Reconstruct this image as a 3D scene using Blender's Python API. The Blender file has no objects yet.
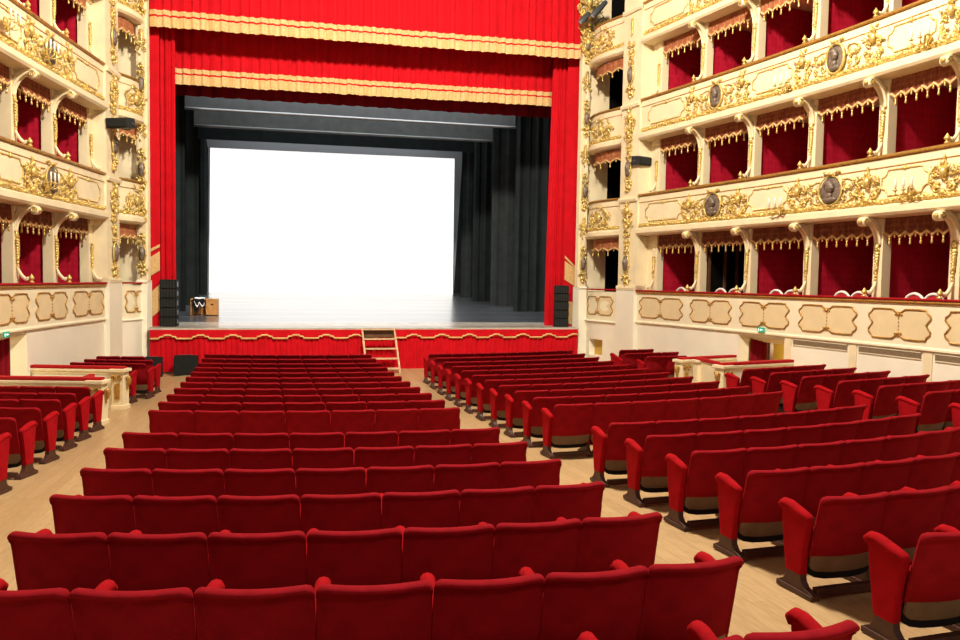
import bpy, bmesh, math, random
import numpy as np
from mathutils import Vector, Matrix

rnd = random.Random(7)
COL = bpy.context.scene.collection
PI = math.pi

# ------------------------------------------------------------------ materials
def mat(name, base, rough=.6, metal=0., var=.0, scale=20., bump=0., bscale=60., sheen=0., sheen_tint=None, emit=None, estr=0., spec=.5):
    m = bpy.data.materials.new(name); m.use_nodes = True
    nt = m.node_tree; b = nt.nodes['Principled BSDF']
    b.inputs['Base Color'].default_value = (*base, 1)
    b.inputs['Roughness'].default_value = rough
    b.inputs['Metallic'].default_value = metal
    b.inputs['Specular IOR Level'].default_value = spec
    if sheen:
        b.inputs['Sheen Weight'].default_value = sheen
        b.inputs['Sheen Roughness'].default_value = .35
        b.inputs['Sheen Tint'].default_value = (*(sheen_tint or base), 1)
    if emit:
        b.inputs['Emission Color'].default_value = (*emit, 1)
        b.inputs['Emission Strength'].default_value = estr
    if var or bump:
        tc = nt.nodes.new('ShaderNodeTexCoord')
        if var:
            n = nt.nodes.new('ShaderNodeTexNoise'); n.inputs['Scale'].default_value = scale; n.inputs['Detail'].default_value = 5
            nt.links.new(tc.outputs['Object'], n.inputs['Vector'])
            r = nt.nodes.new('ShaderNodeValToRGB')
            r.color_ramp.elements[0].position = .3; r.color_ramp.elements[1].position = .7
            r.color_ramp.elements[0].color = (*[max(0, c*(1-var)) for c in base], 1)
            r.color_ramp.elements[1].color = (*[min(1, c*(1+var)) for c in base], 1)
            nt.links.new(n.outputs['Fac'], r.inputs['Fac']); nt.links.new(r.outputs['Color'], b.inputs['Base Color'])
        if bump:
            n2 = nt.nodes.new('ShaderNodeTexNoise'); n2.inputs['Scale'].default_value = bscale; n2.inputs['Detail'].default_value = 4
            nt.links.new(tc.outputs['Object'], n2.inputs['Vector'])
            bp = nt.nodes.new('ShaderNodeBump'); bp.inputs['Strength'].default_value = bump; bp.inputs['Distance'].default_value = .01
            nt.links.new(n2.outputs['Fac'], bp.inputs['Height']); nt.links.new(bp.outputs['Normal'], b.inputs['Normal'])
    return m

VELVET = mat('seat_velvet', (.255, .0065, .0115), .9, var=.16, scale=9, bump=.2, bscale=160, sheen=.30, sheen_tint=(1, .02, .03), spec=.05)
ARMVEL = mat('arm_velvet', (.35, .0055, .0095), .9, var=.15, scale=9, bump=.2, bscale=160, sheen=.3, sheen_tint=(1, .03, .03), spec=.05)
FOOTW = mat('dark_stained_wood', (.062, .019, .011), .5, var=.3, scale=14)
SHELLW = mat('seat_veneer', (.135, .074, .036), .5, var=.2, scale=8)
BLACKP = mat('seat_underside', (.010, .008, .008), .8, spec=.1)
CREAM = mat('cream_paint', (.86, .74, .47), .55, var=.06, scale=3, bump=.06, bscale=30)
PLASTER = mat('ivory_plaster', (.87, .79, .55), .7, var=.04, scale=2)
PLASTW = mat('white_plaster', (.90, .85, .68), .7, var=.03, scale=2)
PANELC = mat('straw_panel_paint', (.78, .63, .36), .6, var=.05, scale=4)
GOLD = mat('gilding', (.84, .55, .17), .36, metal=.45, var=.42, scale=22, bump=.3, bscale=40)
GOLDD = mat('aged_gilding', (.50, .27, .06), .42, metal=.5, var=.35, scale=25)
BRONZE = mat('bronze_relief', (.20, .15, .11), .5, metal=.3, var=.35, scale=20)
CURT = mat('stage_curtain_red', (.53, .005, .011), .8, var=.1, scale=3, sheen=.25, sheen_tint=(1, .1, .1), spec=.1)
CURTD = mat('deep_shaded_red', (.20, .005, .012), .85, var=.1, scale=3, spec=.1)  # curtain red darkened, the border's shadow is put into the colour
FRINGE = mat('gold_fringe', (.66, .41, .155), .6, var=.18, scale=18, bump=.4, bscale=60)
BLACKD = mat('black_drape', (.014, .019, .019), .85, var=.25, scale=3, spec=.2)
GREYD = mat('grey_drape', (.090, .102, .102), .85, var=.15, scale=3, spec=.2)
GREYF = mat('grey_screen_frame', (.26, .28, .30), .7)
LEGD = mat('charcoal_drape', (.034, .040, .041), .85, var=.2, scale=3, spec=.2)
GREYD1 = mat('slate_drape', (.060, .068, .068), .85, var=.15, scale=3, spec=.2)
GREYD2 = mat('mid_grey_drape', (.13, .145, .145), .85, var=.15, scale=3, spec=.2)
HEM = mat('grey_hem', (.24, .26, .26), .7)
SPK = mat('speaker_black', (.009, .010, .009), .7, spec=.15, var=.4, scale=30)
SPKG = mat('speaker_grille', (.024, .025, .021), .7, spec=.15, var=.3, scale=60)
CRATEW = mat('crate_plywood', (.52, .24, .06), .6, var=.25, scale=8)
STEPW = mat('pale_step_wood', (.62, .42, .23), .6, var=.2, scale=8)
WHITEC = mat('white_lacquer', (.88, .84, .76), .4)
PAPER = mat('white_paper', (.85, .85, .85), .7)
REDUP = mat('red_upholstery', (.50, .01, .02), .8, var=.1, scale=10)
RAILV = mat('red_velvet_rail', (.40, .012, .014), .85, sheen=.4, sheen_tint=(1, .1, .1), spec=.1)
CANDLE = mat('candle_wax', (.92, .88, .78), .5)
EDGEM = mat('gold_edging', (.70, .44, .17), .6, var=.15)
GRILLE = mat('brown_grille', (.20, .14, .075), .7, var=.5, scale=60)
YELW = mat('yellow_wall', (.62, .40, .06), .7, var=.06, scale=3)
DOORW = mat('brown_door_wood', (.12, .05, .02), .5, var=.3, scale=7)
VOIDM = mat('painted_dark_recess', (.005, .0045, .004), .9, spec=.05)
GREEN = mat('exit_green', (.0, .22, .12), .5, emit=(.0, .30, .17), estr=.7)
EXITW = mat('exit_white', (.9, .95, .9), .5, emit=(.9, 1, .9), estr=.7)
METALG = mat('lamp_grey_metal', (.10, .105, .11), .4, metal=.4)
METALB = mat('lamp_black_metal', (.02, .025, .025), .45)
LENS = mat('lamp_lens', (.3, .33, .36), .15)
SCREEN = mat('self_lit_screen', (.9, .9, .9), .8, emit=(1, .985, .96), estr=.83)  # emission stands in for the light thrown onto the screen

def damask(name, base, light, scale):
    m = mat(name, base, .75, spec=.2); nt = m.node_tree; b = nt.nodes['Principled BSDF']
    tc = nt.nodes.new('ShaderNodeTexCoord'); mp = nt.nodes.new('ShaderNodeMapping')
    mp.inputs['Scale'].default_value = (scale, scale, scale*.7)
    v = nt.nodes.new('ShaderNodeTexVoronoi'); v.feature = 'SMOOTH_F1'; v.inputs['Scale'].default_value = 1; v.inputs['Randomness'].default_value = .25
    r = nt.nodes.new('ShaderNodeValToRGB'); r.color_ramp.elements[0].position = .35; r.color_ramp.elements[1].position = .5
    r.color_ramp.elements[0].color = (*base, 1); r.color_ramp.elements[1].color = (*light, 1)
    nt.links.new(tc.outputs['Object'], mp.inputs['Vector']); nt.links.new(mp.outputs['Vector'], v.inputs['Vector'])
    nt.links.new(v.outputs['Distance'], r.inputs['Fac']); nt.links.new(r.outputs['Color'], b.inputs['Base Color'])
    return m
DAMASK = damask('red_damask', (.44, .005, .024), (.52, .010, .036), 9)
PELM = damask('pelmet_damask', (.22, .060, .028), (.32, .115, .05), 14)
PELMD = damask('shaded_pelmet_damask', (.15, .040, .022), (.24, .085, .04), 14)  # darker copy of the pelmet cloth, first tier shadow put into the colour
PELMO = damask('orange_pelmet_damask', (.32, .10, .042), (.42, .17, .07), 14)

def wood_floor():
    m = mat('parquet_floor', (.6, .4, .2), .38, spec=.35); nt = m.node_tree; b = nt.nodes['Principled BSDF']
    tc = nt.nodes.new('ShaderNodeTexCoord'); mp = nt.nodes.new('ShaderNodeMapping')
    mp.inputs['Rotation'].default_value = (0, 0, PI/2)
    br = nt.nodes.new('ShaderNodeTexBrick')
    br.inputs['Color1'].default_value = (.54, .365, .18, 1); br.inputs['Color2'].default_value = (.47, .31, .15, 1); br.inputs['Mortar'].default_value = (.32, .20, .095, 1)
    br.inputs['Scale'].default_value = 1; br.inputs['Mortar Size'].default_value = .002; br.inputs['Brick Width'].default_value = 1.3; br.inputs['Row Height'].default_value = .14
    n = nt.nodes.new('ShaderNodeTexNoise'); n.inputs['Scale'].default_value = 5; n.inputs['Detail'].default_value = 6
    mp2 = nt.nodes.new('ShaderNodeMapping'); mp2.inputs['Scale'].default_value = (9, 1.2, 1)
    mx = nt.nodes.new('ShaderNodeMixRGB'); mx.blend_type = 'MULTIPLY'; mx.inputs['Fac'].default_value = .45
    r = nt.nodes.new('ShaderNodeValToRGB'); r.color_ramp.elements[0].color = (.62, .55, .48, 1); r.color_ramp.elements[1].color = (1, 1, 1, 1)
    r.color_ramp.elements[0].position = .3; r.color_ramp.elements[1].position = .65
    L = nt.links.new
    L(tc.outputs['Object'], mp.inputs['Vector']); L(mp.outputs['Vector'], br.inputs['Vector'])
    L(tc.outputs['Object'], mp2.inputs['Vector']); L(mp2.outputs['Vector'], n.inputs['Vector'])
    L(n.outputs['Fac'], r.inputs['Fac']); L(br.outputs['Color'], mx.inputs['Color1']); L(r.outputs['Color'], mx.inputs['Color2'])
    L(mx.outputs['Color'], b.inputs['Base Color'])
    return m
FLOORM = wood_floor()
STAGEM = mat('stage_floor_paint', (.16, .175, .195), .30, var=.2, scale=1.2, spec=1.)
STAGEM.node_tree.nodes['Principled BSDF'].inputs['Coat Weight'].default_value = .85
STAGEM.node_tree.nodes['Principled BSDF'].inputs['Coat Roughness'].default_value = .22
def stage_reflection_strips(m):  # pale strip seams that also paint in the streaks of reflected light
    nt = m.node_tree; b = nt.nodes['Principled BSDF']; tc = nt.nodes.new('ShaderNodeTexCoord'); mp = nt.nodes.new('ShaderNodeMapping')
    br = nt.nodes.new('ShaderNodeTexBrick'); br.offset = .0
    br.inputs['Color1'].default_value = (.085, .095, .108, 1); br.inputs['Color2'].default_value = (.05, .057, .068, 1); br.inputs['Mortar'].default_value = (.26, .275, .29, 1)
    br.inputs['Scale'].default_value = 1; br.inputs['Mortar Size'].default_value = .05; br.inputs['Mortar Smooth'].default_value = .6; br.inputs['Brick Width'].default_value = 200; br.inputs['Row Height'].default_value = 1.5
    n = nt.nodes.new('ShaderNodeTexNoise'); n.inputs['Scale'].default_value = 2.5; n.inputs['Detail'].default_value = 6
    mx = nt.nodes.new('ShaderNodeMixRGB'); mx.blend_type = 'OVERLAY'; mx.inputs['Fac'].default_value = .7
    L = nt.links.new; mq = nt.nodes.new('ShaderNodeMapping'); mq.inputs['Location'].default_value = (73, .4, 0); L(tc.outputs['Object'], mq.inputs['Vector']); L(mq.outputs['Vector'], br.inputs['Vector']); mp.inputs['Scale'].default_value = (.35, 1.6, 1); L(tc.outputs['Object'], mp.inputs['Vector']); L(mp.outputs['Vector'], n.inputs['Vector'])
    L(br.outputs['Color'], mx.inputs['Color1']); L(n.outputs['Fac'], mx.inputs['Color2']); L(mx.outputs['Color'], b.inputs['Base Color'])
stage_reflection_strips(STAGEM)
APRONM = mat('stage_apron_boards', (.50, .45, .38), .25, var=.15, scale=3, spec=.8)

# ------------------------------------------------------------------ mesh builder
class MB:
    def __init__(s): s.v = []; s.f = []; s.s = []; s.m = []
    def add(s, vs, fs, smooth=False, mi=0):
        o = len(s.v); s.v += [tuple(x) for x in vs]
        for f in fs: s.f.append(tuple(o+i for i in f)); s.s.append(smooth); s.m.append(mi)
    def box(s, c, d, M=None, mi=0):
        vs = [Vector((c[0]+sx*d[0]/2, c[1]+sy*d[1]/2, c[2]+sz*d[2]/2)) for sx in (-1, 1) for sy in (-1, 1) for sz in (-1, 1)]
        if M: vs = [M @ v for v in vs]
        s.add(vs, [(0, 1, 3, 2), (4, 6, 7, 5), (0, 4, 5, 1), (2, 3, 7, 6), (0, 2, 6, 4), (1, 5, 7, 3)], False, mi)
    def grid(s, P, closeu=False, closev=False, smooth=True, mi=0, cap=False):
        nu, nv = len(P), len(P[0]); vs = [p for r in P for p in r]; fs = []
        for i in range(nu if closeu else nu-1):
            for j in range(nv if closev else nv-1):
                a, b = i, (i+1) % nu; c, d = j, (j+1) % nv
                fs.append((a*nv+c, b*nv+c, b*nv+d, a*nv+d))
        if cap and closev:
            fs.append(tuple(range(nv))[::-1]); fs.append(tuple((nu-1)*nv+j for j in range(nv)))
        s.add(vs, fs, smooth, mi)
    def tube(s, path, r, n=6, closed=False, mi=0, flat=1.0):
        path = [Vector(p) for p in path]; P = []; N = len(path)
        ref = None
        for i, p in enumerate(path):
            a = path[i-1] if (i > 0 or closed) else p; b = path[(i+1) % N] if (i < N-1 or closed) else p
            t = (b-a); t = t.normalized() if t.length > 1e-9 else Vector((0, 0, 1))
            if ref is None:
                ref = Vector((0, 0, 1)) if abs(t.z) < .9 else Vector((1, 0, 0))
            u = (ref - t*ref.dot(t))
            u = u.normalized() if u.length > 1e-6 else t.orthogonal().normalized()
            ref = u; w = t.cross(u); rr = r[i] if isinstance(r, (list, tuple)) else r
            P.append([p + u*(rr*math.cos(2*PI*k/n)) + w*(rr*flat*math.sin(2*PI*k/n)) for k in range(n)])
        s.grid(P, closed, True, True, mi, cap=not closed)
    def ell(s, c, r, M=None, nu=8, nv=5, mi=0):
        P = []
        for i in range(nv+1):
            th = PI*i/nv; row = []
            for j in range(nu):
                ph = 2*PI*j/nu
                v = Vector((r[0]*math.sin(th)*math.cos(ph), r[1]*math.sin(th)*math.sin(ph), r[2]*math.cos(th)))
                if M: v = M @ v
                row.append(v + Vector(c))
            P.append(row)
        s.grid(P, False, True, True, mi)
    def lathe(s, prof, c=(0, 0, 0), n=12, mi=0, M=None):
        P = []
        for r, z in prof:
            row = [Vector((r*math.cos(2*PI*k/n), r*math.sin(2*PI*k/n), z)) for k in range(n)]
            P.append([(M @ v if M else v) + Vector(c) for v in row])
        s.grid(P, False, True, True, mi, cap=True)
    def prism(s, poly, fn, t0, t1, mi=0, smooth=False):
        n = len(poly); vs = [fn(a, b, t0) for a, b in poly] + [fn(a, b, t1) for a, b in poly]
        fs = [tuple(range(n))[::-1], tuple(range(n, 2*n))] + [(i, (i+1) % n, n+(i+1) % n, n+i) for i in range(n)]
        s.add(vs, fs, smooth, mi)
    def mesh(s, name, mats, bevel=0):
        me = bpy.data.meshes.new(name); me.from_pydata([tuple(v) for v in s.v], [], s.f)
        me.polygons.foreach_set('use_smooth', s.s); me.polygons.foreach_set('material_index', s.m)
        for m in (mats if isinstance(mats, (list, tuple)) else [mats]): me.materials.append(m)
        bm = bmesh.new(); bm.from_mesh(me)
        bmesh.ops.recalc_face_normals(bm, faces=bm.faces)
        if bevel:
            es = [e for e in bm.edges if len(e.link_faces) == 2 and e.calc_face_angle(0) > .5]
            bmesh.ops.bevel(bm, geom=es, offset=bevel, segments=2, affect='EDGES', profile=.6)
        bm.to_mesh(me); bm.free(); me.update()
        return me
    def build(s, name, mats, parent=None, M=None, bevel=0):
        return link(name, s.mesh(name, mats, bevel), parent, M)

def link(name, me, parent=None, M=None):
    o = bpy.data.objects.new(name, me); COL.objects.link(o)
    if parent: o.parent = parent
    if M is not None: o.matrix_local = M
    return o
def tag(o, label, cat, group=None):
    o['label'] = label; o['category'] = cat
    if group: o['group'] = group
    return o
def thing(name, label, cat, loc=(0, 0, 0), rz=0, group=None):
    o = bpy.data.objects.new(name, None); COL.objects.link(o); o.empty_display_size = .1
    o.location = loc; o.rotation_euler = (0, 0, rz)
    return tag(o, label, cat, group)
def struct(o): o['kind'] = 'structure'; return o
ORD = 'zeroth first second third fourth fifth sixth seventh eighth ninth tenth eleventh twelfth thirteenth fourteenth fifteenth sixteenth seventeenth eighteenth nineteenth twentieth'.split()

# ------------------------------------------------------------------ camera
F_PX = 771.013; YAW, PIT, ROL = map(math.radians, (15.479497, 2.965047, .934108)); CAM = Vector((-2.96746, 0, 2.55511))
fw = Vector((math.sin(YAW)*math.cos(PIT), math.cos(YAW)*math.cos(PIT), -math.sin(PIT)))
r0 = Vector((math.cos(YAW), -math.sin(YAW), 0)); u0 = r0.cross(fw)
rr = r0*math.cos(ROL)+u0*math.sin(ROL); uu = -r0*math.sin(ROL)+u0*math.cos(ROL)
cd = bpy.data.cameras.new('camera'); cam = bpy.data.objects.new('camera', cd); COL.objects.link(cam)
cd.sensor_width = 36; cd.lens = F_PX/960*36; cd.clip_end = 200
cam.matrix_world = Matrix(((rr.x, uu.x, -fw.x, CAM.x), (rr.y, uu.y, -fw.y, CAM.y), (rr.z, uu.z, -fw.z, CAM.z), (0, 0, 0, 1)))
bpy.context.scene.camera = cam

# ------------------------------------------------------------------ floor of the stalls
def ztop(Ya):
    t = max(-8.5, min(8.3, Ya-10)); return .9-.04075978*t+.00080114*t*t+.00023684*t**3
def sstep(a, b, x):
    t = max(0, min(1, (x-a)/(b-a))); return t*t*(3-2*t)
def FL(X, Y):
    x = min(abs(X), 4.9); Ya = Y-(-.075*x+.041*x*x)
    z = ztop(Ya)-.76
    if X < -4.9: z -= .05*sstep(4.9, 5.5, -X)
    if X > 4.9: z += sstep(4.95, 5.35, X)*(.2-.1*sstep(13.6, 15.6, Y))
    return z
m = MB(); xs = [-9+.3*i for i in range(61)]; ys = [-2+.5*i for i in range(50)]
m.grid([[(x, y, FL(x, y)) for y in ys] for x in xs])
struct(m.build('floor', FLOORM))

# ------------------------------------------------------------------ theatre seats
W = .5476
def back_mesh():
    m = MB(); hw = .2700
    sec = [(.012, .312), (.018, .45), (.018, .62), (.014, .745), (.008, .772), (-.004, .783), (-.022, .787), (-.046, .785), (-.062, .778), (-.068, .769), (-.064, .758), (-.040, .750), (-.020, .738), (-.014, .70), (-.016, .50), (-.018, .312)]
    us = [-1, -.99, -.965, -.93, -.86, -.7, -.45, -.2, 0, .2, .45, .7, .86, .93, .965, .99, 1]
    P = []
    for t in us:
        u = t*hw; e = max(0, abs(u)-(hw-.05)); drop = .05-math.sqrt(max(0, .05**2-e*e)) if e > 0 else 0
        e2 = max(0, abs(u)-(hw-.024))/.024; th = max(.28, math.sqrt(max(0, 1-e2*e2)))
        row = []
        for y, z in sec:
            zz = .312+(z-.312)*(1-drop*.8/.445); yy = (-.03+(y+.03)*th if y > -.03 else -.03+(y+.03)*max(.34, th))-(zz-.275)*.2+.8*u*u
            row.append((u, yy, zz))
        P.append(row)
    m.grid(P, False, True, True, cap=True)
    return m.mesh('backrest', VELVET)
def slab(hw, y0, y1, z0, z1, rc, lean, cur):
    m = MB(); P = []
    for t in [-1, -.985, -.94, -.86, -.6, -.3, 0, .3, .6, .86, .94, .985, 1]:
        u = t*hw; e = max(0, abs(u)-(hw-rc)); d = rc-math.sqrt(max(0, rc*rc-e*e)) if e > 0 else 0
        row = []
        for y, z in ((y0, z0+d), (y1, z0+d), (y1, z1), (y0, z1)):
            row.append((u, y-(z-.28)*lean+cur*u*u, z))
        P.append(row)
    m.grid(P, False, True, False, cap=True); return m
def shell_mesh(): return slab(.255, -.018, .0, .185, .325, .06, .2, .8).mesh('seat_shell', SHELLW)
def pan_mesh(): return slab(.25, .0, .05, .130, .28, .07, .1, .8).mesh('seat_pan', BLACKP)
def seat_mesh(): return slab(.240, .055, .15, .14, .50, .05, .05, .1).mesh('seat', VELVET, .02)
def arm_mesh():
    m = MB()
    poly = [(.025, .570), (.05, .582), (.14, .600), (.265, .632), (.300, .622), (.292, .50), (.238, .150), (.083, .150), (.062, .36)]
    m.prism(poly, lambda a, b, t: (t, a, b), -.030, .030)
    me = m.mesh('a', ARMVEL, .010)
    n = MB(); path = [(0, .022, .566), (0, .05, .588), (0, .14, .612), (0, .25, .641), (0, .298, .640), (0, .326, .618), (0, .320, .585)]
    n.tube(path, [.020, .030, .034, .034, .034, .03, .02], 10, flat=1.15)
    pm = n.mesh('b', ARMVEL)
    bm = bmesh.new(); bm.from_mesh(me); bm.from_mesh(pm); out = bpy.data.meshes.new('armrest'); bm.to_mesh(out); bm.free(); out.materials.append(ARMVEL)
    return out
def leg_mesh():
    m = MB()
    poly = [(.085, .155), (.236, .155), (.240, .11), (.262, .07), (.31, .045), (.31, 0), (-.035, 0), (-.035, .045), (.045, .07), (.078, .11)]
    m.prism(poly, lambda a, b, t: (t, a, b), -.026, .026)
    m.box((0, .1375, .02), (.075, .365, .04))
    return m.mesh('leg', FOOTW, .004)
def rail_mesh():
    m = MB(); m.box((0, -.005, .055), (W-.052, .055, .06)); return m.mesh('floor_rail', FOOTW, .004)
MESH = dict(backrest=back_mesh(), seat_shell=shell_mesh(), seat_pan=pan_mesh(), seat=seat_mesh(), armrest=arm_mesh(), leg=leg_mesh(), floor_rail=rail_mesh())
PROTO = {k: bpy.data.objects.new(k, v) for k, v in MESH.items()}
nseat = 0
def seat(px, py, tang, sx, arms, label, group, z=None):
    """px,py: the rear top edge of the backrest; tang: row direction; arms: local sides (-1/+1)."""
    global nseat
    rz = math.atan2(tang[1], tang[0]); fx, fy = -math.sin(rz), math.cos(rz)
    x, y = px+fx*.088, py+fy*.088
    t = thing('theatre_seat', label, 'seat', (x, y, FL(x, y) if z is None else z), rz, group)
    t.scale = (sx, 1, .962 if sx > 1.02 else .982)
    def part(k, dx=0):
        o = PROTO[k].copy(); COL.objects.link(o); o.parent = t; o.location = (dx, 0, 0)
    for k in ('backrest', 'seat_shell', 'seat_pan', 'seat', 'floor_rail'): part(k)
    for s in arms: part('armrest', s*W/2); part('leg', s*W/2)
    nseat += 1

ROWY = [2.66, 3.47, 4.32, 5.17, 6.03, 6.91, 7.80, 9.55, 10.42, 11.31, 12.20, 13.10, 13.98, 14.86, 15.71, 16.56, 17.42, 18.26]
NR = len(ROWY)
def march(Yi, side):
    a, b, c, w, off = (.568, -.1005, .04508, .5476, 0) if side < 0 else (.770+.0075*(Yi-10), -.0477, .03687, .5884, .1018)
    X = a; pts = [(X, Yi+off+b*X+c*X*X)]
    for _ in range(7):
        X += w/math.sqrt(1+(b+2*c*(X+w/2))**2); pts.append((X, Yi+off+b*X+c*X*X))
    return [(side*x, y) for x, y in pts]
RIGHT_N = {0: 0, 1: 2, 2: 4, 3: 5, 4: 7}
LEFT_N = {0: 4}
for i, Yi in enumerate(ROWY):
    fs = NR-i                                   # row number counted from the stage
    rowname = 'front row at the stage' if fs == 1 else ORD[fs]+' row from the stage'
    for side in (-1, 1):
        B = march(Yi, side); n = (LEFT_N if side < 0 else RIGHT_N).get(i, 7)
        for k in range(n):
            p, q = (B[k+1], B[k]) if side < 0 else (B[k], B[k+1])
            tang = (q[0]-p[0], q[1]-p[1])
            near = 1 if side < 0 else -1
            arms = (near, -near) if k == 6 else (near,)
            blk = 'left' if side < 0 else 'right'
            seat((p[0]+q[0])/2, (p[1]+q[1])/2, tang, 1 if side < 0 else .5884/.5476, arms,
                 'red velvet theatre seat, %s from the central aisle, %s, %s block' % (ORD[k+1], rowname, blk),
                 'seats of the %s block of the stalls' % blk)
def side_row(x, y, ang, n, w, side, name, group, where):
    d = (side*math.cos(math.radians(ang)), math.sin(math.radians(ang)))
    tang = (d[0], d[1]) if side > 0 else (-d[0], -d[1])
    for k in range(n):
        cx, cy = x+d[0]*w*(k+.5), y+d[1]*w*(k+.5)
        arms = (-side, side) if k == n-1 else (-side,)
        seat(cx, cy, tang, w/W, arms, 'red velvet seat, %s from the %s, %s' % (ORD[k+1], where, name), group)
for j, (x, y, a, n, w) in enumerate([(5.33, 12.05, 17, 4, .61), (5.33, 11.27, 16.5, 4, .61), (5.36, 10.50, 16.5, 4, .615), (5.36, 9.68, 16.3, 4, .615), (5.40, 8.92, 15, 4, .61), (5.36, 8.08, 13, 3, .61), (5.40, 7.28, 12, 2, .61)]):
    side_row(x, y, a, n, w, 1, ORD[j+1]+' side row behind the right partition', 'seats along the right wall', 'side aisle')
for j, (x, y, a, n, w) in enumerate([(5.66, 17.81, 8, 2, .52), (5.40, 16.98, 9, 3, .54), (5.56, 16.18, 4, 2, .55)]):
    side_row(x, y, a, n, w, 1, ORD[j+1]+' short row ahead of the right partition', 'seats in the right front corner', 'side aisle')
for j, (x, y, a, n, w) in enumerate([(-5.73, 13.58, 17, 3, .575), (-5.75, 12.72, 16, 3, .575), (-5.77, 11.92, 15, 2, .575), (-5.79, 11.00, 15, 2, .575), (-5.81, 10.06, 15, 2, .575), (-5.83, 9.14, 15, 1, .575)]):
    side_row(x, y, a, n, w, -1, ORD[j+1]+' side row behind the left partition', 'seats along the left wall', 'side aisle')
for j, (x, y, a, n, w) in enumerate([(-5.62, 18.72, 11, 2, .535), (-5.36, 18.0, 15, 3, .50), (-5.42, 17.40, 15, 3, .53), (-5.66, 16.80, 12, 3, .53)]):
    side_row(x, y, a, n, w, -1, ORD[j+1]+' short row ahead of the left partition', 'seats in the left front corner', 'side aisle')
for o in PROTO.values(): bpy.data.objects.remove(o)

# ------------------------------------------------------------------ hall walls: plan curve
_cy = [4, 6, 8, 10, 12, 14, 16, 18, 19.3, 20.2, 21.2]; _cx = [8.25, 8.25, 8.2, 8.12, 8.0, 7.8, 7.52, 7.17, 6.92, 6.72, 6.58]
_pf = np.polyfit(_cy, _cx, 4)
def WX(Y): return float(np.polyval(_pf, Y))
class Path:
    """a plan polyline with normals facing the hall"""
    def __init__(s, pts, side):
        s.p = pts; s.n = []; s.d = [0]
        for i in range(len(pts)):
            a = pts[max(0, i-1)]; b = pts[min(len(pts)-1, i+1)]
            tx, ty = b[0]-a[0], b[1]-a[1]; L = math.hypot(tx, ty) or 1
            n = (-ty/L, tx/L)
            if n[0]*(-side)*.5+n[1]*(-.8) < 0: n = (-n[0], -n[1])
            s.n.append(n)
            if i: s.d.append(s.d[-1]+math.hypot(pts[i][0]-pts[i-1][0], pts[i][1]-pts[i-1][1]))
        s.L = s.d[-1]
    def at(s, d, o=0, z=0):
        d = max(0, min(s.L, d)); i = 0
        while i < len(s.d)-2 and s.d[i+1] < d: i += 1
        f = (d-s.d[i])/max(1e-9, s.d[i+1]-s.d[i])
        x = s.p[i][0]*(1-f)+s.p[i+1][0]*f; y = s.p[i][1]*(1-f)+s.p[i+1][1]*f
        nx = s.n[i][0]*(1-f)+s.n[i+1][0]*f; ny = s.n[i][1]*(1-f)+s.n[i+1][1]*f; L = math.hypot(nx, ny)
        return Vector((x+nx/L*o, y+ny/L*o, z)), Vector((nx/L, ny/L, 0))
    def frame(s, d, o=0, z=0):
        p, n = s.at(d, o, z); e = Vector((0, 0, 1)).cross(n)
        return Matrix(((e.x, 0, n.x, p.x), (e.y, 0, n.y, p.y), (0, 1, 0, p.z), (0, 0, 0, 1)))   # local x along, y up, z out
    def sweep(s, m, prof, d0=0, d1=None, step=.25, close=True, smooth=False, mi=0):
        d1 = s.L if d1 is None else d1; n = max(1, int((d1-d0)/step))
        P = [[s.at(d0+(d1-d0)*i/n, o, z)[0] for o, z in prof] for i in range(n+1)]
        m.grid(P, False, close, smooth, mi, cap=close)
def curve_path(side, Y0, Y1, n=40):
    return Path([(side*WX(Y0+(Y1-Y0)*i/n), Y0+(Y1-Y0)*i/n) for i in range(n+1)], side)
def smooth_pts(P, n=6):
    out = []
    for i in range(len(P)-1):
        a, b, c, d = P[max(0, i-1)], P[i], P[i+1], P[min(len(P)-1, i+2)]
        for k in range(n):
            t = k/n
            out.append(tuple(.5*((2*b[j])+(-a[j]+c[j])*t+(2*a[j]-5*b[j]+4*c[j]-d[j])*t*t+(-a[j]+3*b[j]-3*c[j]+d[j])*t**3) for j in (0, 1)))
    out.append(P[-1]); return out

R1, R2, R3, R4 = 2.355, 4.985, 7.575, 10.17
RAIL = {1: R1, 2: R2, 3: R3, 4: R4}
TIER = {1: 'first', 2: 'second', 3: 'third', 4: 'fourth'}
TOPZ = 12.2

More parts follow.
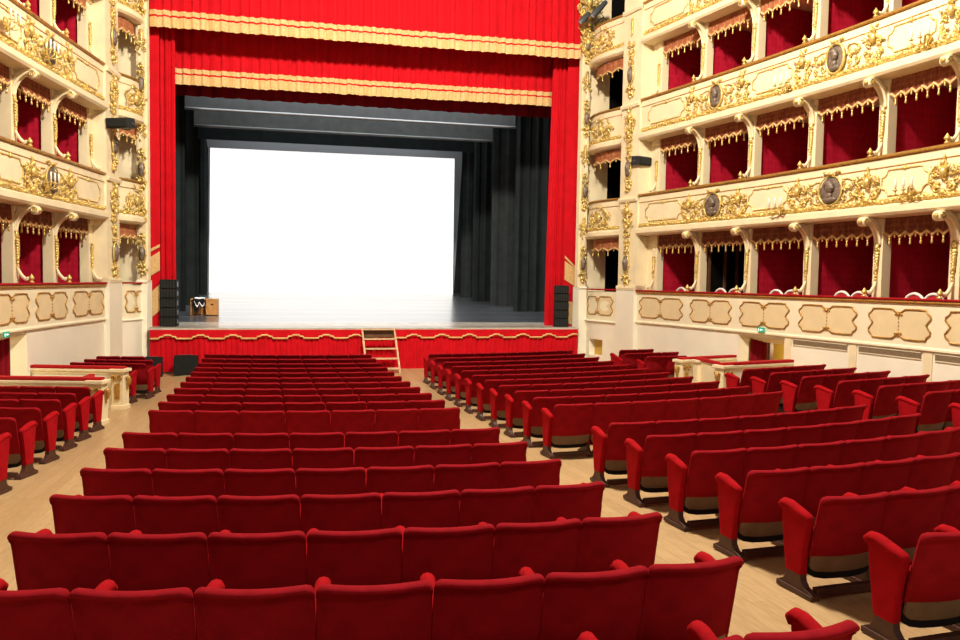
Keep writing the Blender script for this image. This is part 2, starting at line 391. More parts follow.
# ------------------------------------------------------------------ ornaments (local x along, y up, z out)
def spiral(m, cx, cy, r0, turns, a0, sgn, rad, z=.02, tail=0, mi=0):
    pts = []; n = int(10*turns)+2
    for i in range(n):
        t = i/(n-1); a = a0+sgn*turns*2*PI*t; r = r0*(1-.85*t)
        pts.append((cx+r*math.cos(a), cy+r*math.sin(a), z+.02*t))
    m.tube(pts, [rad*(1-.5*i/(n-1)) for i in range(n)], 5, mi=mi)
    m.ell((pts[-1][0], pts[-1][1], z+.02), (rad*1.3,)*3, None, 6, 4, mi)
def leaf(m, x, y, ang, L, w, z=.02, mi=0):
    M = Matrix.Rotation(ang, 3, 'Z')
    m.ell((x+math.cos(ang)*L/2, y+math.sin(ang)*L/2, z), (L/2, w/2, .025), M, 7, 4, mi)
def cluster(w, h, seed, figure=False):
    r = random.Random(seed); m = MB()
    if figure:
        m.ell((0, h*.40, .06), (.05, .06, .05)); m.ell((0, h*.22, .05), (.075, .11, .05)); leaf(m, -.03, h*.46, 2.2, .1, .05); leaf(m, .03, h*.46, .9, .1, .05)
        leaf(m, -.05, h*.25, 3.7, .16, .05, .04); leaf(m, .05, h*.25, -.55, .16, .05, .04)
    else:
        m.ell((0, h*.10, .05), (w*.13, h*.16, .06)); m.ell((0, h*.33, .05), (w*.09, h*.09, .05)); m.ell((0, h*.47, .03), (.025, .05, .025))
        for a in (-.9, -.3, .3, .9): leaf(m, 0, h*.12, PI/2+a, h*.26, w*.12, .045)
    for s in (-1, 1):
        spiral(m, s*w*.26, h*.12, w*.15, 1.3, PI/2 if s > 0 else PI/2, s*-1, .022)
        spiral(m, s*w*.36, -h*.10, w*.11, 1.2, -PI/2, s, .02)
        spiral(m, s*w*.20, -h*.26, w*.15, 1.3, PI/2, s*-1, .024)
        leaf(m, s*w*.12, h*.0, (0 if s > 0 else PI)+s*.5, w*.34, .05)
        leaf(m, s*w*.10, -h*.12, (0 if s > 0 else PI)-s*.5, w*.36, .06)
    for _ in range(16):
        x, y = r.uniform(-.46, .46)*w, r.uniform(-.44, .30)*h
        leaf(m, x, y, r.uniform(0, 2*PI), r.uniform(.06, .12), r.uniform(.025, .05), r.uniform(.015, .05))
    for _ in range(9):
        x, y = r.uniform(-.45, .45)*w, r.uniform(-.46, .30)*h; q = r.uniform(.014, .026); m.ell((x, y, .03), (q, q, q), None, 6, 4)
    m.ell((0, -h*.38, .05), (w*.12, h*.10, .05)); leaf(m, 0, -h*.42, -PI/2, h*.14, .05)
    return m
def trophy(w, h, seed):
    """upright trophy of arms and leaves with a bronze shield; material 0 gold, 1 bronze"""
    r = random.Random(seed); m = MB()
    m.ell((0, 0, .04), (w*.30, h*.17, .05), None, 10, 6, 1); m.ell((0, h*.03, .07), (w*.16, h*.08, .04), None, 8, 5, 1)
    pts = [(w*.34*math.cos(a*PI/10), h*.20*math.sin(a*PI/10), .03) for a in range(20)]; m.tube(pts, .016, 5, True)
    for s in (-1, 1):
        spiral(m, s*w*.24, h*.27, w*.17, 1.3, -PI/2, -s, .016); spiral(m, s*w*.22, -h*.26, w*.17, 1.3, PI/2, s, .016)
        leaf(m, s*w*.1, h*.33, PI/2-s*.35, h*.14, .05); leaf(m, s*w*.1, -h*.32, -PI/2+s*.35, h*.14, .05)
    for y in (.40, -.40, .47, -.47): m.ell((0, y*h, .03), (.035, .03, .03), None, 7, 4)
    for _ in range(12): leaf(m, r.uniform(-.35, .35)*w, r.uniform(-.42, .42)*h, r.uniform(0, 6.3), .08, .035, .03)
    return m
def swag(w, h, seed):
    r = random.Random(seed); m = MB()
    for _ in range(46):
        a = r.uniform(0, 2*PI); q = math.sqrt(r.random()); x, y = q*math.cos(a)*w/2, q*math.sin(a)*h/2
        leaf(m, x, y, r.uniform(0, 6.3), r.uniform(.09, .17), r.uniform(.03, .06), r.uniform(.015, .05))
    for x in (-.3, .3):
        spiral(m, x*w, .05*h, .13, 1.4, PI/2, 1 if x < 0 else -1, .022); spiral(m, x*w, -.25*h, .11, 1.3, -PI/2, 1 if x > 0 else -1, .02)
    m.ell((0, 0, .05), (.10, .13, .06)); m.ell((0, .2*h, .06), (.05, .06, .05))
    return m
ORN = {}
for i in range(2):
    ORN['cart%d' % i] = cluster(.62, .70, 11+i).mesh('cartouche', GOLD)
    ORN['fig%d' % i] = cluster(.46, .78, 21+i, True).mesh('cartouche', GOLD)
    ORN['trophy%d' % i] = trophy(.26, .95, 31+i).mesh('trophy', [GOLD, BRONZE])
    ORN['swag%d' % i] = swag(1.0, .60, 41+i).mesh('swag', GOLD)
def pend_mesh(h, w, seed):
    r = random.Random(seed); m = MB()
    for k in range(7):
        t = k/6; leaf(m, 0, -h*t, -PI/2+r.uniform(-.4, .4), .10, w*(1-.6*t), .03)
        for s in (-1, 1): leaf(m, 0, -h*t, -PI/2+s*.9, .08*(1-.4*t), w*.4, .02)
    spiral(m, 0, .02, w*.5, 1.3, 0, 1, .018); return m
ORN['pend'] = pend_mesh(.34, .09, 5).mesh('gilded_drop', GOLD)
def finial_mesh():
    m = MB(); prof = [(.03, 0), (.05, .015), (.045, .03), (.02, .045), (.022, .06), (.05, .085), (.052, .105), (.03, .14), (.012, .17), (0.002, .185)]
    m.lathe(prof, n=10); return m.mesh('finial', GOLD)
ORN['finial'] = finial_mesh()
def bracket_mesh():
    """scroll console, local: x along, y up (0 = soffit), z out (0 = pillar face)"""
    m = MB(); path = []
    for i in range(13):
        a = PI/2*i/12; path.append((.36*(1-math.cos(a)), -.52+.46*math.sin(a)))
    for s in (-.05, .05):
        m.tube([(s, y, z) for z, y in path], .03, 6)
    P = []
    for z, y in path: P.append([(-.05, y, z), (.05, y, z)])
    P2 = []
    for i, (z, y) in enumerate(path):
        t = i/12; P2.append([(-.055, y, z), (.055, y, z), (.055, y+.07, max(-.02, z-.05)), (-.055, y+.07, max(-.02, z-.05))])
    m.grid(P2, False, True, False, cap=True)
    Mx = Matrix.Rotation(PI/2, 3, 'Y')
    m.lathe([(.085, -.075), (.09, -.06), (.09, .06), (.085, .075)], (0, -.085, .38), 12, 0, Mx)
    for s in (-1, 1): spiral3 = [(s*.078, -.085+.065*(1-.8*k/12)*math.sin(k*.9), .38+.065*(1-.8*k/12)*math.cos(k*.9)) for k in range(13)]; m.tube(spiral3, .014, 5, mi=1)
    m.ell((0, -.085, .475), (.06, .045, .02), None, 8, 4, 1)
    m.ell((0, -.56, .02), (.05, .08, .04), None, 8, 4, 1)
    return m.mesh('bracket', [CREAM, GOLD])
ORN['bracket'] = bracket_mesh()
def sfoot_mesh():
    m = MB(); pts = []
    for i in range(16):
        t = i/15; pts.append((0, .26*(1-t)**1.5+.03, .02+.19*t**1.3))
    m.tube(pts, [.024+.016*i/15 for i in range(16)], 7)
    m.ell((0, .05, .21), (.042, .045, .042), None, 8, 5)
    for k in range(5): m.ell((0, .30+.06*k, .03), (.03, .045, .03), None, 7, 4, 1)
    return m.mesh('scroll_foot', [CREAM, GOLD])
ORN['sfoot'] = sfoot_mesh()
def medallion(parent, M, ring=.028, wide=1.0):
    m = MB(); M = M @ Matrix.Diagonal((wide, 1, 1, 1)); pts = [(.20*math.cos(a*PI/12), .26*math.sin(a*PI/12), .035) for a in range(24)]
    m.tube(pts, ring, 7, True)
    m.ell((0, .29, .04), (.06, .04, .04)); leaf(m, -.05, .29, 2.6, .12, .05); leaf(m, .05, .29, .5, .12, .05)
    f = m.build('medallion', GOLD, parent, M)
    b = MB(); b.ell((0, 0, .01), (.19, .25, .03), None, 20, 8)
    b.ell((.01, .05, .06), (.075, .10, .055), None, 12, 8); b.ell((.06, .04, .075), (.03, .03, .03)); b.ell((-.03, .12, .06), (.08, .06, .05))
    b.ell((0, -.08, .05), (.05, .07, .04)); b.ell((0, -.16, .045), (.13, .06, .04))
    b.build('portrait_relief', BRONZE, f)
    return f
def sconce(label, M, group):
    t = thing('candle_sconce', label, 'candle sconce', M.to_translation(), 0, group); Q = M.to_3x3().to_4x4()
    m = MB(); m.ell((0, -.02, .03), (.08, .10, .04)); m.ell((0, -.14, .05), (.05, .06, .04))
    for x in (-.17, 0, .17):
        pts = [(0, -.08, .05)]+[(x*k/6, -.08-.05*math.sin(PI*k/6), .05+.14*k/6) for k in range(1, 7)]+[(x, -.03, .20)]
        m.tube(pts, .014, 6)
        m.lathe([(.015, 0), (.045, .02), (.03, .035)], (x, -.04, .20), 8, 0, Matrix.Rotation(-PI/2, 3, 'X'))
    m.build('sconce_arms', GOLD, t, Q)
    for x in (-.17, 0, .17):
        c = MB(); c.lathe([(.018, 0), (.018, .19), (.004, .20)], (x, -.01, .20), 8, 0, Matrix.Rotation(-PI/2, 3, 'X')); c.build('candle', CANDLE, t, Q)

# ------------------------------------------------------------------ balcony fronts
def frame_outline(kind, w, h):
    if kind == 'rect':
        c = min(.13, h*.3); pts = []
        for sx, sy in ((1, 1), (-1, 1), (-1, -1), (1, -1)):
            cx, cy = sx*w/2, sy*h/2; arc = [(cx-sx*c*math.cos(a), cy-sy*c*math.sin(a)) for a in (0, PI/8, PI/4, 3*PI/8, PI/2)]
            arc = [(cx-sx*c*math.cos(a*PI/8), cy-sy*c*math.sin(a*PI/8)) for a in range(5)]
            if sx*sy > 0: arc = arc[::-1]
            pts += arc if sx*sy < 0 else arc
        # order: right-top (top->right handled), make it a clean loop by angle
        pts = sorted(set((round(x, 4), round(y, 4)) for x, y in pts), key=lambda p: math.atan2(p[1]/h, p[0]/w))
        return pts
    q = [(.86, 0), (.93, .22), (1.0, .42), (.985, .60), (.89, .76), (.86, .94), (.60, .97), (.20, .95), (.13, .84), (.06, .74), (0, .62)]
    half = [(x*w/2, y*h/2) for x, y in q]
    top = half+[(-x, y) for x, y in half[:-1][::-1]]
    return top+[(x, -y) for x, y in top[1:-1][::-1]]
def panel(parent, path, d, z, kind, w, h, rad=.018, fill=True, o=.0):
    pts = frame_outline(kind, w, h)
    def wp(x, y, oo): return path.at(d+x*path.sx, o+oo, z+y)[0]
    m = MB(); m.tube([wp(x, y, .012) for x, y in pts], rad, 6, True)
    for (x, y) in ((0, h/2), (0, -h/2)):
        k = .62 if kind != 'rect' else 1
        for dx, dy, s in ((0, 0, .035), (-.06, 0, .022), (.06, 0, .022), (0, .035 if y > 0 else -.035, .022)):
            m.ell(wp(x+dx, y*k+dy, .02), (s, s, s), None, 7, 4)
    if kind == 'quad':
        for y in (.3, .1, -.1, -.3): m.ell(wp(0, y*h*.6, .012), (.012, .012, .02), None, 6, 4)
    fr = None
    if fill:
        n = MB(); c = wp(0, 0, .006); vs = [c]+[wp(x, y, .006) for x, y in pts]; N = len(pts)
        n.add(vs, [(0, 1+i, 1+(i+1) % N) for i in range(N)])
        fr = n.build('panel_field', PANELC if kind == 'quad' else CREAM, parent)
    m.build('panel_frame', GOLDD if kind == 'quad' else GOLD, fr or parent)
def garland(parent, path, z, d0, d1, seed):
    r = random.Random(seed); m = MB(); n = int((d1-d0)*11)
    path.sweep(m, [(.0, z-.05), (.035, z-.045), (.05, z), (.035, z+.045), (0, z+.05)], d0, d1, .3)
    for i in range(n):
        d = d0+(d1-d0)*(i+.5)/n; M = path.frame(d, .045, z+r.uniform(-.025, .025)); R3 = M.to_3x3()
        m.ell(M.to_translation(), (r.uniform(.03, .075), r.uniform(.02, .045), .03), R3 @ Matrix.Rotation(r.uniform(-1, 1), 3, 'Z'), 6, 4)
    g = m.build('garland', GOLD, parent); return g
def balcony(side, tier, path, divs, opts):
    """path runs from the stage end towards the camera; divs: distances of the divisions along it"""
    R = RAIL[tier]; sname = 'left' if side < 0 else 'right'
    path.sx = 1
    t = thing('box_balcony', 'cream and gold balcony front of the %s tier of boxes along the %s wall' % (TIER[tier], sname), 'balcony', (0, 0, 0), 0, 'balcony fronts of the box tiers')
    L = path.L
    if tier == 1:
        m = MB(); path.sweep(m, [(0, R-.10), (0, R-.84), (.03, R-.87), (.03, R-.90), (-.01, R-.92), (-.18, R-.93), (-.18, R-.10)]); m.build('front_panel', PLASTER, t)
        m = MB(); path.sweep(m, [(.05, R-.035), (.06, R-.012), (.04, R), (-.18, R), (-.18, R-.035)]); m.build('handrail', RAILV, t, None)
        m = MB(); path.sweep(m, [(.0, R-.10), (.03, R-.095), (.045, R-.07), (.03, R-.04), (-.1, R-.035), (-.1, R-.10)]); m.build('gilt_moulding', GOLDD, t)
    else:
        m = MB(); path.sweep(m, [(0, R-.08), (0, R-.90), (.04, R-.93), (.10, R-.96), (.10, R-1.07), (.06, R-1.12), (-.55, R-1.15), (-.55, R-1.0), (-.14, R-1.0), (-.14, R-.08)]); m.build('front_panel', CREAM, t)
        m = MB(); path.sweep(m, [(.03, R-.07), (.05, R-.05), (.05, R-.02), (.02, R), (-.17, R), (-.17, R-.07)]); m.build('handrail', GOLDD, t)
        m = MB(); path.sweep(m, [(.0, R-.245), (.012, R-.24), (.012, R-.225), (0, R-.22)]); m.build('gilt_line', GOLDD, t)
        garland(t, path, R-.86, .05, L, tier*10+(side > 0))
    for i, d in enumerate(divs):
        o = link('finial', ORN['finial'], t); p, n = path.at(d, .0, R-.003); o.location = p
        if tier > 1:
            key = ('cart' if tier == 2 else 'fig')+str(i % 2)
            link('cartouche', ORN[key], t, path.frame(d, .01, R-.55))
            link('bracket', ORN['bracket'], t, path.frame(d, -.29, R-1.13))
    ends = [0]+list(divs)+[L]
    for i in range(len(ends)-1):
        a, b = ends[i], ends[i+1]; c = (a+b)/2; w = b-a
        if w < .7: continue
        if tier == 1:
            panel(t, path, c, R-.47, 'quad', w-.28, .56, .017)
        elif opts.get(i, 'p') == 'm':
            medallion(t, path.frame(c, .02, R-.54) @ Matrix.Scale(1.12, 4), *((.014, 1.3) if tier == 2 else (.026, 1.0)))
            for s in (-1, 1):
                k = MB(); 
                for yy in (.22, -.22): k.tube([path.at(c+s*x, .014, R-.56+yy*f)[0] for x, f in ((.26, 1), (.40, 1), (.52, .8), (.58, .3))], .014, 5)
                spiral(k, 0, 0, .0001, 1, 0, 1, .0001) if False else None
                k.build('scroll_frame', GOLD, t)
                link('scroll_spray', ORN['fig%d' % (i % 2)] if False else ORN['spray'], t, path.frame(c+s*.42, .012, R-.58))
        else:
            panel(t, path, c, R-.53, 'rect', w-.62, .46, .016)
    return t
def spray_mesh():
    m = MB(); r = random.Random(3)
    for s in (-1, 1):
        spiral(m, s*.07, .09, .075, 1.3, PI/2, -s, .015); spiral(m, s*.08, -.10, .07, 1.3, -PI/2, s, .015)
    for _ in range(10): leaf(m, r.uniform(-.14, .14), r.uniform(-.2, .2), r.uniform(0, 6.3), .09, .035, .025)
    return m.mesh('scroll_spray', GOLD)
ORN['spray'] = spray_mesh()

# pelmets, pillars
def pelmet(path, d0, d1, o, z, label, mt, group, nsc=6, drop=.27):
    c = (d0+d1)/2; p, n = path.at(c, o, z); t = thing('pelmet', label, 'pelmet', p, 0, group)
    m = MB(); N = nsc*8; P = []; low = []; inv = Vector(p)
    for i in range(N+1):
        f = i/N; u = (f*nsc) % 1; k = abs(2*u-1); dip = drop+.105*(1-k)**1.4 if u != 0 else drop
        fold = .012*math.sin(f*nsc*2*PI*2)
        a = path.at(d0+(d1-d0)*f, o+fold, z)[0]-inv; b = path.at(d0+(d1-d0)*f, o+.01+fold*1.5, z-dip)[0]-inv
        mid = path.at(d0+(d1-d0)*f, o+.008+fold, z-dip*.5)[0]-inv
        P.append([a, mid, b]); low.append(b)
    m.grid(P, smooth=True); cl = m.build('valance', mt, t)
    g = MB(); g.tube(low, .026, 5); g.build('gold_edging', EDGEM, cl)
    for i in range(nsc):
        b = path.at(d0+(d1-d0)*(i+.5)/nsc, o+.012, z-drop-.105)[0]-inv
        o2 = link('tassel', ORN['tassel'], t); o2.location = b
    for i in range(1, nsc):
        b = path.at(d0+(d1-d0)*i/nsc, o+.012, z-drop-.0)[0]-inv
        o2 = link('tassel', ORN['tassel'], t); o2.location = b; o2.scale = (.8, .8, .8)
def tassel_mesh():
    m = MB(); m.lathe([(.004, 0), (.016, -.02), (.02, -.04), (.010, -.055), (.018, -.075), (.022, -.12), (.012, -.135)], n=7); return m.mesh('tassel', GOLD)
ORN['tassel'] = tassel_mesh()
def pillar(path, d, o, z0, z1, label, w=.21, dep=.22):
    M = path.frame(d, o, z0); t = thing('pilaster', label, 'pilaster', M.to_translation(), 0, 'pilasters between the boxes'); Q = M.to_3x3().to_4x4()
    H = z1-z0; m = MB(); m.box((0, H/2, -dep/2), (w, H, dep)); m.box((0, H-.06, -dep/2+.02), (w+.06, .12, dep+.05)); m.box((0, .05, -dep/2+.02), (w+.04, .10, dep+.05))
    m.build('shaft', CREAM, t, Q, .006)
    a = link('gilded_drop', ORN['pend'], t); a.matrix_local = Q @ Matrix.Translation((0, H-.62, .01))
    b = link('scroll_foot', ORN['sfoot'], t); b.matrix_local = Q @ Matrix.Translation((0, .93, .0))

CFG = {}
for side in (-1, 1):
    sname = 'left' if side < 0 else 'right'
    Yst = 20.35 if side < 0 else 19.42
    path = curve_path(side, Yst, 5.5, 70); path.sx = 1
    def dY(Y, path=path):
        best = min(range(len(path.p)), key=lambda i: abs(path.p[i][1]-Y)); i = best
        j = i+1 if path.p[i][1] > Y and i+1 < len(path.p) else i-1
        f = (Y-path.p[i][1])/(path.p[j][1]-path.p[i][1]); return path.d[i]+f*(path.d[j]-path.d[i])
    Ydiv = [18.45, 16.8, 15.2, 13.6, 12.0] if side < 0 else [17.4, 15.7, 13.95, 12.2, 10.6, 8.9, 7.2]
    divs = [dY(Y) for Y in Ydiv]
    OP = -.28 if side < 0 else -.30
    med = {1: 'm', 3: 'm', 5: 'm'}
    for tier in (1, 2, 3, 4):
        balcony(side, tier, path, divs, med)
    # pillars & pelmets & interiors, per tier
    first = .12 if side < 0 else .35
    ds = [first]+divs
    for tier in (1, 2, 3):
        R = RAIL[tier]; top = RAIL[tier+1]-1.14
        for i, d in enumerate(ds):
            if i == 0: lb = 'cream pilaster nearest the stage in the %s tier of the %s wall' % (TIER[tier], sname)
            else: lb = 'cream pilaster with gilded drop, %s from the stage in the %s tier, %s wall' % (ORD[i+1], TIER[tier], sname)
            pillar(path, d, OP, R-.9, top, lb)
        for i in range(len(ds)-1):
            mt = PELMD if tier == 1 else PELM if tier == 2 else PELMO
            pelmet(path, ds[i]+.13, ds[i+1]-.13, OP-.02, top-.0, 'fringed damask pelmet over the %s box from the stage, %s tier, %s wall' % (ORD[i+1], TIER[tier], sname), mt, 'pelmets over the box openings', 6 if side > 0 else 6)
    m = MB(); path.sweep(m, [(OP-.04, R1-.9), (OP-.04, TOPZ), (OP-.14, TOPZ), (OP-.14, R1-.9)], 0, first+.02, .1); struct(m.build('wall_%s_end_strip' % sname, CREAM))
    # interior partitions, back wall, slabs
    m = MB(); path.sweep(m, [(-2.1, R1-1.2), (-2.1, TOPZ), (-2.2, TOPZ), (-2.2, R1-1.2)], step=.6); o = struct(m.build('wall_%s_box_backs' % sname, DAMASK))
    m = MB()
    for d in ds+[path.L-.05]:
        a = path.frame(d, OP-.16, 0)
        p0 = path.at(d, OP-.235)[0]; p1 = path.at(d, -2.1)[0]; e = path.frame(d).to_3x3() @ Vector((1, 0, 0))*.04
        for k in (1, 2, 3, 4):
            z0, z1 = RAIL[k]-.93, (RAIL[k+1]-1.13 if k < 4 else TOPZ)
            vs = [p0-e, p0+e, p1+e, p1-e]; vs = [Vector((v.x, v.y, z0)) for v in vs]+[Vector((v.x, v.y, z1)) for v in vs]
            m.add(vs, [(0, 1, 5, 4), (1, 2, 6, 5), (2, 3, 7, 6), (3, 0, 4, 7), (4, 5, 6, 7), (3, 2, 1, 0)])
    struct(m.build('wall_%s_box_partitions' % sname, DAMASK))
    m = MB()
    for k in (1, 2, 3, 4): path.sweep(m, [(-.18, RAIL[k]-1.0), (-.18, RAIL[k]-.93), (-2.15, RAIL[k]-.93), (-2.15, RAIL[k]-1.1), (-.5, RAIL[k]-1.13)], step=.6)
    struct(m.build('floor_%s_boxes' % sname, CREAM))
    # lower wall of the stalls, with the entrance opening
    m = MB(); led = R1-.90
    gap = (dY(16.62), dY(14.6)) if side < 0 else (dY(15.60), dY(14.22))
    prof = [(-.02, -.6), (-.02, led), (-.25, led), (-.25, -.6)]
    path.sweep(m, prof, 0, gap[0]); path.sweep(m, prof, gap[1], path.L)
    path.sweep(m, [(-.05, led-.09), (-.05, led), (-.25, led), (-.25, led-.09)], gap[0], gap[1])
    struct(m.build('wall_'+sname, PLASTW))
    # entrance: splayed reveal, back wall, curtain and post
    g0, g1 = gap
    m = MB()
    for d, s in ((g0, 1), (g1, -1)):
        a = path.at(d, -.05)[0]; rd = -.28 if side < 0 else -.24; b = path.at(d+s*.10, rd)[0]; a2 = path.at(d-s*.05, -.05)[0]; b2 = path.at(d-s*.05, rd)[0]
        vs = [Vector((v.x, v.y, -.4)) for v in (a, b, b2, a2)]+[Vector((v.x, v.y, led-.09)) for v in (a, b, b2, a2)]
        m.add(vs, [(0, 1, 5, 4), (1, 2, 6, 5), (2, 3, 7, 6), (3, 0, 4, 7), (4, 5, 6, 7)])
    path.sweep(m, [(-.05, led-.095), (-.05, led-.085), (-.45, led-.085), (-.45, led-.095)], g0, g1)
    struct(m.build('trim_1' if side < 0 else 'trim_2', PLASTER))
    m = MB(); path.sweep(m, [(-1.4, -.4), (-1.4, led), (-1.45, led), (-1.45, -.4)], max(0, g0-1.2), g1+.4)
    struct(m.build('wall_%s_lobby' % sname, YELW))
    m = MB(); P = []
    for i in range(25):
        f = i/24; d = (g0+.08+.30*f); q = path.at(d, -.30-.22*f+.025*math.sin(f*22))[0]; P.append([(q.x, q.y, -.2), (q.x, q.y, led-.1)])
    m.grid(P); tag(m.build('door_curtain', CURTD), 'dark red curtain drawn aside in the %s entrance doorway' % sname, 'curtain', 'entrance curtains')
    dp = g0+.42; q, n = path.at(dp, -.58); m = MB(); m.box((q.x, q.y, (led-.1-.2)/2), (.09, .09, led+.1)); 
    struct(m.build('door_%d' % (1 if side < 0 else 2), DOORW))
    # pilaster strips and grilles of the lower wall
    if side > 0:
        strips = [dY(14.10), dY(12.42), dY(10.78), dY(9.2)]
        m = MB()
        for d in strips: path.sweep(m, [(-.06, -.4), (.0, -.4), (.0, led), (-.06, led)], d-.09, d+.09, .1)
        struct(m.build('trim_3', CREAM))
        for j in range(3):
            a, b = strips[j]+.14, strips[j+1]-.14
            q = path.at((a+b)/2, 0, led)[0]
            m = MB(); path.sweep(m, [(-.06, led-.16), (-.005, led-.16), (-.005, led-.05), (-.06, led-.05)], a, b, .2)
            t = m.build('vent_grille', GRILLE)
            m = MB()
            for zz in (led-.165, led-.045): path.sweep(m, [(-.055, zz-.008), (.0, zz-.008), (.0, zz+.008), (-.055, zz+.008)], a, b, .2)
            m.build('grille_frame', PLASTER, t)
            tag(t, 'long brown ventilation grille below the right balcony front, %s from the entrance' % ORD[j+1], 'vent', 'ventilation grilles')
    CFG[side] = dict(path=path, dY=dY, ds=ds, divs=divs, OP=OP, first=first)
    # ---- box column beside the stage box, stage box, proscenium column
    if side > 0: colp = Path([(WX(20.22-.8*i/6), 20.22-.8*i/6) for i in range(7)], 1); arc = [(6.66, 22.28), (6.56, 22.05), (6.50, 21.65), (6.56, 21.22), (6.68, 20.84), (6.80, 20.50), (6.86, 20.2)]
    else: colp = Path([(-WX(21.12-.78*i/6), 21.12-.78*i/6) for i in range(7)], -1); arc = [(-6.24, 22.3), (-6.17, 22.1), (-6.19, 21.85), (-6.30, 21.55), (-6.46, 21.30), (-6.60, 21.12)]
    ap = Path(smooth_pts(arc), side); ap.sx = 1
    t = thing('box_column', 'tall cream column with gilded trophies between %s stage boxes and box tiers' % sname, 'column')
    m = MB(); colp.sweep(m, [(-.60, R1), (.05, R1), (.05, TOPZ), (-.60, TOPZ)])
    for zc in (R1+.05, R2-.12, R3-.12, R4-.12): colp.sweep(m, [(-.3, zc-.06), (.10, zc-.06), (.12, zc), (.10, zc+.06), (-.3, zc+.06)])
    m.build('shaft', CREAM, t)
    m = MB(); colp.sweep(m, [(-.3, -.4), (.10, -.4), (.10, R1-.02), (.12, R1), (-.3, R1+.02)]); m.build('pedestal', PLASTW, t)
    for k, R in enumerate((R1, R2, R3)):
        link('trophy', ORN['trophy%d' % (k % 2)], t, colp.frame(colp.L*.5, .06, R+.72) @ Matrix.Scale(1.35, 4))
        link('gilded_spray', ORN['spray'], t, colp.frame(colp.L*.5, .06, R+1.45))
        link('gilded_drop', ORN['pend'], t, colp.frame(colp.L*.5, .06, R+2.2)).scale
        if k: link('cartouche', ORN['fig%d' % (k % 2)], t, colp.frame(colp.L*.5, .07, R-.6))
    for tier in (1, 2, 3, 4):
        R = RAIL[tier]
        t = thing('stage_box_balcony', 'curved cream balcony front of the %s tier stage box beside the proscenium, %s side' % (TIER[tier], sname), 'balcony', group='curved stage box fronts')
        if tier == 1:
            m = MB(); ap.sweep(m, [(0, R-.08), (0, R-.95), (-.15, R-.95), (-.15, R-.08)], step=.1); m.build('front_panel', PLASTER, t)
            m = MB(); ap.sweep(m, [(.04, R-.04), (.05, R-.01), (-.18, R), (-.18, R-.04)], step=.1); m.build('handrail', RAILV, t)
            panel(t, ap, ap.L*.5, R-.5, 'quad', min(1.3, ap.L-.5), .56, .017)
        else:
            m = MB(); ap.sweep(m, [(0, R-.07), (0, R-.88), (.05, R-.92), (.11, R-.97), (.11, R-1.07), (.05, R-1.12), (-.5, R-1.14), (-.5, R-1.0), (-.12, R-1.0), (-.12, R-.07)], step=.08, smooth=False); m.build('front_panel', CREAM, t)
            m = MB(); ap.sweep(m, [(.03, R-.06), (.05, R-.03), (.02, R), (-.16, R), (-.16, R-.06)], step=.08); m.build('handrail', GOLDD, t)
            m = MB(); ap.sweep(m, [(.0, R-.245), (.012, R-.24), (.012, R-.225), (0, R-.22)], step=.08); m.build('gilt_line', GOLDD, t)
            garland(t, ap, R-.85, .02, ap.L, 70+tier)
            link('swag', ORN['swag%d' % (tier % 2)], t, ap.frame(ap.L*.50, .02, R-.53))
            top = R-1.15
            pelmet(ap, .12, ap.L-.1, -.14, top, 'orange damask pelmet with tassels over the %s tier stage box, %s side' % (TIER[tier-1], sname), PELMO, 'pelmets over the stage boxes', 4)
    # stage box interior: cream back panel, near-black panels standing in for the shade of the opening
    xa, xb = (6.45, 7.32) if side > 0 else (-7.6, -6.15)
    m = MB(); m.box(((xa+xb)/2, 22.48, (R1-1+TOPZ)/2), (xb-xa, .06, TOPZ-R1+1)); struct(m.build('wall_%s_stage_box' % sname, CREAM))
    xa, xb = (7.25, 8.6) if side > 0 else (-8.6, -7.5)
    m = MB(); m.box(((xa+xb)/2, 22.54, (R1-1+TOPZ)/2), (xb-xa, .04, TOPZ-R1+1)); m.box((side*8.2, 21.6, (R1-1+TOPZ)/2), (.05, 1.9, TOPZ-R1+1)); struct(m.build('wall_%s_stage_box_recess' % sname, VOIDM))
    m = MB()
    for k in (1, 2, 3, 4): ap.sweep(m, [(-.1, RAIL[k]-1.05), (-.1, RAIL[k]-.95), (-1.0, RAIL[k]-.95), (-1.0, RAIL[k]-1.05)], step=.15)
    struct(m.build('floor_%s_stage_boxes' % sname, CREAM))
    # lower wall under the stage box
    m = MB(); 
    if side > 0:
        nd0, nd1 = ap.L*.30, ap.L*.62
        ap.sweep(m, [(.02, -.3), (.02, R1-.95), (-.2, R1-.95), (-.2, -.3)], 0, nd0, .1); ap.sweep(m, [(.02, -.3), (.02, R1-.95), (-.2, R1-.95), (-.2, -.3)], nd1, ap.L, .1)
        ap.sweep(m, [(.02, .84), (.02, R1-.95), (-.2, R1-.95), (-.2, .84)], nd0, nd1, .1); ap.sweep(m, [(.02, -.3), (.02, .36), (-.2, .36), (-.2, -.3)], nd0, nd1, .1)
        k_ = MB(); ap.sweep(k_, [(-.17, .3), (-.17, .9), (-.22, .9), (-.22, .3)], nd0-.1, nd1+.1, .1); struct(k_.build('trim_4', YELW))
    else: ap.sweep(m, [(.04, -.3), (.04, R1-.95), (-.2, R1-.95), (-.2, -.3)], step=.1)
    ap.sweep(m, [(.06, R1-1.0), (.08, R1-.97), (.06, R1-.94), (-.2, R1-.94), (-.2, R1-1.0)], step=.1)
    struct(m.build('wall_%s_stage_end' % sname, PLASTW))
    # proscenium column
    q = [(6.50, 22.10), (6.20, 22.02)] if side > 0 else [(-6.26, 22.10), (-5.98, 22.02)]
    pp = Path([(q[0][0]+(q[1][0]-q[0][0])*i/4, q[0][1]+(q[1][1]-q[0][1])*i/4) for i in range(5)], side)
    t = thing('proscenium_column', 'slender gilded column framing the stage opening on the %s' % sname, 'column')
